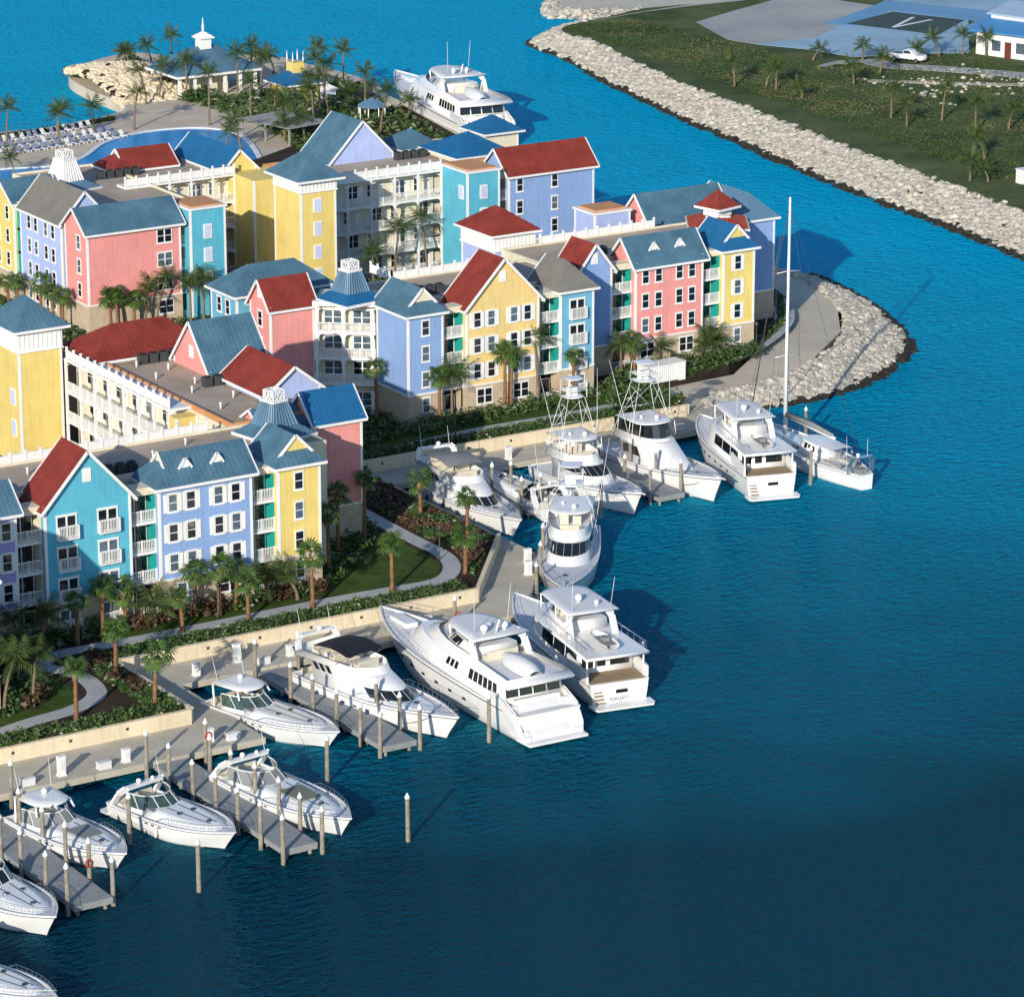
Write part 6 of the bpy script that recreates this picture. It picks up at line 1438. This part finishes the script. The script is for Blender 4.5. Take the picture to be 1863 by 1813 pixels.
# ------------------------------------------------------------------ pool peninsula furniture and pavilions
pv = empty('open_pavilion', (261.6, 506.4, 1.7), 0, 'large open pavilion with broad blue hipped roof by the sea', 'pavilion')
Wp, Dp = 13.6, 9.4; pl, fa, gb = roof_geo(Wp, Dp, .6, 3.4, 6.8, 0, 0, 'x'); rb = MB()
for p in pl: add_plane(rb, p)
ro = rb.build('roof', M_rblue, pv); fascia_mesh(fa, .35, .14).build('fascia', M_white, ro)
for i in range(6):
    for y in (.3, Dp-.3): c = MB(); x = .3+i*(Wp-.6)/5; c.box(x-.22, y-.22, 0, x+.22, y+.22, 3.6); c.build('column', M_white, pv)
b = MB(); b.box(3.5, 3, 0, 10, 6, 3.0); b.build('bar_core', W_['cream'], pv)
b = MB(); b.box(Wp/2-.9, Dp/2-.9, 6.4, Wp/2+.9, Dp/2+.9, 8.2); lt = b.build('lantern', M_white, pv)
s = MB(); A = [(Wp/2+dx*1.3, Dp/2+dy*1.3, 8.2) for dx, dy in ((-1,-1),(1,-1),(1,1),(-1,1))]
for i in range(4): add_plane(s, [A[i], A[(i+1)%4], (Wp/2, Dp/2, 9.1)])
s.build('lantern_roof', M_white, lt); s = MB(); s.tube([(Wp/2,Dp/2,9.0),(Wp/2,Dp/2,9.6),(Wp/2,Dp/2,11.2)], [.2,.22,.03], 6); s.build('spire', M_white, lt)
yp = house('small yellow pavilion with blue roof and yellow belvedere', 274.4, 496.0, 6.2, 5.4, 'yellow', M_rdeep, 'x', 1.9, 0, 0, he=2.5, stone=False, o=.6, zg=1.7, name='pavilion', wins=[('S',1.4,1.3),('S',4.6,1.3)])
b = MB(); b.box(2.1, 1.7, 3.4, 4.1, 3.7, 5.4); bv = b.build('belvedere', W_['yellow'], yp)
for x in (2.2, 4.0):
    for y in (1.8, 3.6): s = MB(); s.tube([(x,y,5.4),(x,y,5.9),(x,y,7.1)], [.12,.13,.02], 6); s.build('finial', M_white, bv)
house('little white kiosk among the shrubs beside the yellow pavilion', 279.4, 492.8, 1.7, 1.6, 'lav', M_white, 'x', .5, 0, 0, he=2.0, stone=False, o=.25, zg=1.7, name='kiosk')
gz = empty('gazebo', (278.0, 476.6, 1.7), 0, 'octagonal teal roofed gazebo on the seawall lawn', 'gazebo')
rb = MB(); A = [(2.2*math.cos(k*math.pi/4), 2.2*math.sin(k*math.pi/4), 2.3) for k in range(8)]
for i in range(8): add_plane(rb, [A[i], A[(i+1)%8], (0,0,3.5)])
rb.build('roof', M_rsteel, gz)
for i in range(8): c = MB(); c.tube([(A[i][0]*.9,A[i][1]*.9,0),(A[i][0]*.9,A[i][1]*.9,2.35)], .09, 6); c.build('post', M_white, gz)
house('open blue hipped pavilion in front of the superyacht stern', 262.5, 420.0, 5.0, 5.0, 'cream', M_rdeep, 'x', 1.9, 0, 0, he=9.0, stone=False, o=.7, name='pavilion')
sheet('seawall_dock', [(281.2,446),(283.2,446),(289.8,494),(287.4,494.5)], -2, 1.9, M_conc)
ribbon('garden_wall', [(268,455.6),(281,452)], .5, 3.2, M_wallc)
flat('lawn', [(272,458),(279.5,455),(284.4,484),(279.5,485),(275,470)], 1.73, M_grass)
# shade lattice roof (grey boards) beside the pool
pg = empty('pergola', (258.5, 466.5, 1.7), R(12), 'grey slatted deck canopy between the pool and the garden', 'pergola')
sm = MB(); sm.box(-.14, 0, 0, .14, 11, .1); sm = sm.data('board', M_plank)
for i in range(24): link('board', sm, pg, (i*.34, 0, 2.5))
for x in (.2, 7.8):
    for y in (.3, 5.5, 10.7): c = MB(); c.box(x-.1,y-.1,0,x+.1,y+.1,2.5); c.build('post', M_plank, pg)
# sun loungers
lf = MB(); lf.box(0,-.32,.22,1.3,.32,.30); lf.box(.05,-.30,0,.12,-.24,.22); lf.box(.05,.24,0,.12,.30,.22); lf.box(1.2,-.30,0,1.27,-.24,.22); lf.box(1.2,.24,0,1.27,.30,.22); LF = lf.data('frame', M_white)
lm = MB(); lm.box(.0,-.30,.30,1.3,.30,.38); lm.slab([(1.3,-.30,.38),(1.3,.30,.38),(1.9,.30,.85),(1.9,-.30,.85)], .09); LM = [lm.data('mattress', M_deckw), lm.data('mattress', mat('blue lounger canvas', (.20,.24,.36), .8, .1))]
NTH = 'first second third fourth fifth sixth seventh eighth ninth tenth eleventh twelfth thirteenth fourteenth fifteenth sixteenth'.split()
rg = random.Random(4)
for r_ in range(3):
    for i in range(16):
        X = 220.5+i*1.35+r_*.4; Y = 489.2-r_*3.6+ (i*.18 if r_ else i*.30)
        
        e = empty('sun_lounger', (X, Y, 1.7), R(90+rg.uniform(-8,8)), f'{NTH[i]} sun lounger from the left in the {("far", "middle", "near")[r_]} row on the pool deck', 'sun lounger', f'sun loungers {("far", "middle", "near")[r_]} row')
        link('frame', LF, e); link('mattress', LM[0 if rg.random() < .3 else 1], e)
hedge('low green hedge behind the sun loungers along the sea', [(205,494.6),(226,494.6),(236,494.8),(246,497.6)], 1.2, .9, 1.7, 31, 6)
fe = empty('railing_fence', (205,496.6,1.7), 0, 'thin dark railing along the sea behind the sun loungers', 'fence')
fb = MB()
for i in range(28): fb.tube([(i*1.5, (0 if i < 14 else (i-14)*.12), 0),(i*1.5,(0 if i < 14 else (i-14)*.12),1.1)], .03, 4)
for i in range(27): fb.tube([(i*1.5,(0 if i < 14 else (i-14)*.12),1.08),(i*1.5+1.5,(0 if i < 13 else (i-13)*.12),1.08)], .025, 4)
tag(fb.build('railing_bars', M_metald, fe), kind='stuff')
# bushes on the mound
for i, (x, y, lb) in enumerate(((266.5,532,'green bush on the crest of the golden rock mound'),(268.5,524,'green bush between the rock mound and the pavilion'),(262.5,504.4,'green bush at the near foot of the rock mound'),(266.0,506.4,'dark bush right of the rock mound'))): shrub(lb, x, y, 2.6 if y > 520 else 1.7, 2.0, 1.8, None, 260, .4, i)
rg = random.Random(77); b = MB()
for q in range(260): rock(b, (rg.uniform(262,271), rg.uniform(512,536), rg.uniform(1.5,2.4)), rg.uniform(.5,1.1), rg)
tag(b.build('white_boulders', M_rock), 'white boulders between the golden mound and the pavilion', 'boulders', kind='stuff')

# ------------------------------------------------------------------ far shore building and truck
fb_ = empty('long_low_building', (384.6, 467.6, 2.6), R(-72), 'long low white building with blue metal roof at the right edge', 'building')
b = MB(); b.box(0,0,0,40,17,4.0); b.build('wall', M_white, fb_)
b = MB(); b.slab([(-.8,-1.0,4.0),(41,-1.0,4.0),(41,4.5,5.2),(-.8,4.5,5.2)], .2); b.build('canopy_roof', mat('bright blue roof', (.06,.24,.50), .6, .1), fb_)
b = MB(); b.box(-.2,4.5,4.0,40,17,6.0); b.build('upper_wall', M_white, fb_)
b = MB(); b.slab([(-.8,4.0,6.0),(41,4.0,6.0),(41,11,7.2),(-.8,11,7.2)], .2); b.slab([(-.8,11,7.2),(41,11,7.2),(41,18,6.0),(-.8,18,6.0)], .2); b.build('main_roof', mat('pale blue roof', (.34,.44,.58), .6, .1), fb_)
for x in (3.0, 7.5, 12): 
    c = MB(); c.box(x,-.05,.9,x+1.6,.0,2.6); c.build('window', M_curtain, fb_)
c = MB(); c.box(5.4,-.06,0,6.6,.0,2.5); c.build('door', mat('dark red door', (.14,.03,.025), .6, .1), fb_)
tk = empty('pickup_truck', (371.2, 467.9, 2.66), R(-68), 'white pickup truck parked on the sandy track', 'truck')
b = MB(); b.loft([plan(-3.0,3.0,.98,.98,.35,.55), plan(-3.0,3.05,1.0,1.0,.35,.85), plan(-3.0,2.95,.97,.95,.4,1.25)], 0, True, top=True); b.build('body', M_gel, tk)
b = MB(); C0 = plan(-.7,1.5,.92,.90,.2,1.25); C1 = plan(-.45,.75,.80,.76,.15,1.95); b.loft([C0,C1], 0, True); cb = b.build('cab', M_gel, tk)
b = MB()
for i0, i1, f in ((0,1,.9),(13,14,.9)):
    A0, A1, B0, B1 = Vector(C0[i0]), Vector(C0[i1]), Vector(C1[i0]), Vector(C1[i1]); sg = -1 if i0 == 0 else 1
    b.face([(A0.lerp(A1,.1)).lerp(B0.lerp(B1,.1),.2)+V(0,sg*.02,0), (A0.lerp(A1,.9)).lerp(B0.lerp(B1,.9),.2)+V(0,sg*.02,0), (A0.lerp(A1,.9)).lerp(B0.lerp(B1,.9),.85)+V(0,sg*.02,0), (A0.lerp(A1,.1)).lerp(B0.lerp(B1,.1),.85)+V(0,sg*.02,0)])
b.build('side_glass', M_tint, cb); b = MB(); b.box(-2.8,-.85,1.18,-.85,.85,1.262); b.build('load_bed', M_metald, tk)
for x in (-2.0, 1.9):
    for y in (-.95, .95): c = MB(); c.tube([(x,y-.12,.4),(x,y+.12,.4)], .4, 12); w = c.build('wheel', M_black, tk); c = MB(); c.tube([(x,y-.13,.4),(x,y+.13,.4)], .2, 10); c.build('rim', M_steel, w)
we = empty('utility_cabinet', (327.9, 388.2, 2.6), 0, 'white utility cabinet at the right picture edge above the boulders', 'cabinet'); b = MB(); b.box(-.2,-.8,0,2.6,.8,1.9); b.build('body', M_white, we); b = MB(); b.box(-.3,-.9,1.9,2.7,.9,2.0); b.build('lid', M_white, we)
rg = random.Random(5); b = MB()
for q in range(120): rock(b, (354+rg.random()*24, 452+rg.gauss(0,5)-(rg.random()*4), 2.6), rg.uniform(.2,.5), rg)
tag(b.build('loose_stones', M_rock), 'loose pale stones scattered beside the sandy track', 'stones', kind='stuff')
# rough tussocks over the field
rg = random.Random(8); b = MB()
for q in range(9000):
    t = rg.random(); y = 384+t*140; x0 = 327+(t*16); x = x0+rg.random()**1.3*48
    if y > 472 and x > 357: continue
    leaves(b, (x, y, 2.55), 5, .9, .20, rg, .28, 0 if noise.noise(Vector((x*.08,y*.08,1))) < .05 else 1)
tag(b.build('rough_grass', [mat('dark tussock', (.045,.085,.022), .9, .3), mat('dry tussock', (.10,.115,.04), .9, .3)]), 'rough dark grass covering the far field', 'grass', kind='stuff')

# ------------------------------------------------------------------ quay clutter
lp = MB(); lp.tube([(0,0,0),(0,0,.4),(0,0,3.0)], [.10,.06,.045], 7); LP = lp.data('pole', M_metald); lh = MB(); lh.tube([(0,0,2.95),(0,0,3.05),(0,0,3.3),(0,0,3.45)], [.06,.18,.20,.02], 8); LH = lh.data('lamp_head', M_metald)
for x, y, lb in ((176.1,290.2,'dark lamp post at the bend of the path beside the small lawn'),(131.4,279.2,'dark lamp post beside the curve of the lower left footpath'),(150.4,286.2,'dark lamp post beside the path before the periwinkle house'),(199.0,324.6,'dark lamp post beside the path before the blue corner house'),(213.0,325.2,'dark lamp post beside the path before the aqua grey roofed house'),(246.4,336.6,'dark lamp post beside the curving tip path')):
    e = empty('lamp_post', (x, y, 2.2), 0, lb, 'lamp post', 'dark footpath lamp posts'); link('pole', LP, e); link('lamp_head', LH, e)
ring = MB(); N = 14
for i in range(N):
    a, c = 2*math.pi*i/N, 2*math.pi*(i+1)/N; ring.tube([(.3*math.cos(a),0,.3*math.sin(a)),(.3*math.cos(c),0,.3*math.sin(c))], .07, 6, cap=False)
RING = ring.data('life_ring', M_red)
for x, y, z, lb in ((115.2,241.2,2.2,'red life ring on a pile of the near left pier'),(134.9,259.1,2.8,'red life ring at the quay end of the middle pier'),(168.4,274.75,2.6,'red life ring on the quay pile behind the largest yacht'),(218.4,315.75,2.6,'red life ring on the quay pile behind the enclosed bridge sportfisher')): tag(link('life_ring', RING, None, (x, y-.22, z)), lb, 'life ring')
def line(lb, p, q, sag=.25):
    b = MB(); p = Vector(p); q = Vector(q); b.tube([p.lerp(q, t)-V(0,0,sag*4*t*(1-t)) for t in [i/8 for i in range(9)]], .025, 4); tag(b.build('mooring_line', M_metald), lb, 'rope', 'dark mooring lines')
line('bow line of the bare foredeck cruiser to the middle pier', (127.4,243.2,1.75), (130.0,245,1.1)); line('bow line of the sun pad cruiser to the middle pier', (136.2,241.4,1.8), (133.6,244.8,1.2))
line('bow line of the grey canvas cruiser to the near left pier', (118.0,243.6,1.7), (115.4,245.4,1.2)); line('bow line of the black bimini yacht to the third pier', (154.0,254.6,2.2), (151.6,256.6,1.3)); line('stern line of the black bimini yacht to the quay', (153.6,271.4,1.7), (153.6,275.2,1.3))
line('stern line of the notch cruiser to the quay', (142.4,270.4,1.3), (144.4,275.2,1.3)); line('bow line of the open bridge sportfishing boat', (203.6,298.4,2.5), (206.9,300,1.5)); line('bow line of the enclosed bridge sportfishing boat', (212.6,297.2,2.7), (210.7,300,1.5)); line('bow line of the largest yacht to the quay', (163.2,277.4,3.0), (168.4,275,1.8)); line('bow line of the angled quay sportfishing boat', (183.4,279.6,2.6), (180.4,280,2.2))

# extra slim palms on the pool peninsula
for i, (x, y, h, lb) in enumerate(((262.2,505.0,5.6,'slim palm at the near left corner of the big pavilion'),(270.4,504.0,6.4,'tall slim palm before the middle of the big pavilion'),(274.2,503.6,5.2,'slim palm before the right end of the big pavilion'),(281.6,499.0,7.2,'tall slim palm behind the small yellow pavilion'),(284.6,496.4,6.6,'slim palm between the yellow pavilion and the sea'),(276.0,487.4,6.8,'tall slim palm in the garden left of the white kiosk'),(271.6,482.6,6.0,'slim palm in the garden above the grey canopy'),(281.4,484.4,5.6,'slim palm behind the gazebo'),(266.8,474.2,6.2,'slim palm beside the grey slatted canopy'),(273.6,466.6,6.4,'slim palm behind the lavender gable roof, right'),(262.8,486.0,5.8,'slim palm between the pool and the pavilion'),(259.8,470.4,5.2,'slim palm at the pool corner'),(255.6,505.6,4.8,'slim palm at the near end of the rock mound'),(231.0,484.8,4.6,'slim palm at the near edge of the sun lounger rows'))):
    palm(lb, x, y, 1.7, h, 'coco', 200+i, .84, True, 13, 'palms on the pool peninsula')
# low dock boxes on the quay
db = MB(); db.box(-.55,-.3,0,.55,.3,.5); db.box(-.58,-.33,.5,.58,.33,.58); DB = db.data('chest', M_deckw); dl = MB(); dl.slab([(-.58,-.33,.66),(.58,-.33,.66),(.58,.33,.60),(-.58,.33,.60)], .05); DL = dl.data('lid', M_gel)
for x, y, lb in ((119.4,260.6,'low white dock box behind the grey canvas cruiser'),(126.2,260.6,'low white dock box behind the bare foredeck cruiser'),(138.2,260.9,'low white dock box near the outer quay corner'),(149.4,276.0,'low white dock box beside the third pier'),(158.6,276.2,'low white dock box between the black bimini yacht and the largest yacht'),(190.6,317.4,'low white dock box in the corner of the upper basin'),(211.6,317.4,'low white dock box behind the enclosed bridge sportfishing boat'),(222.6,317.6,'low white dock box near the end of the upper quay')):
    e = empty('dock_box', (x, y, 1.2), 0, lb, 'dock box', 'low white dock boxes'); c = link('chest', DB, e); link('lid', DL, e)
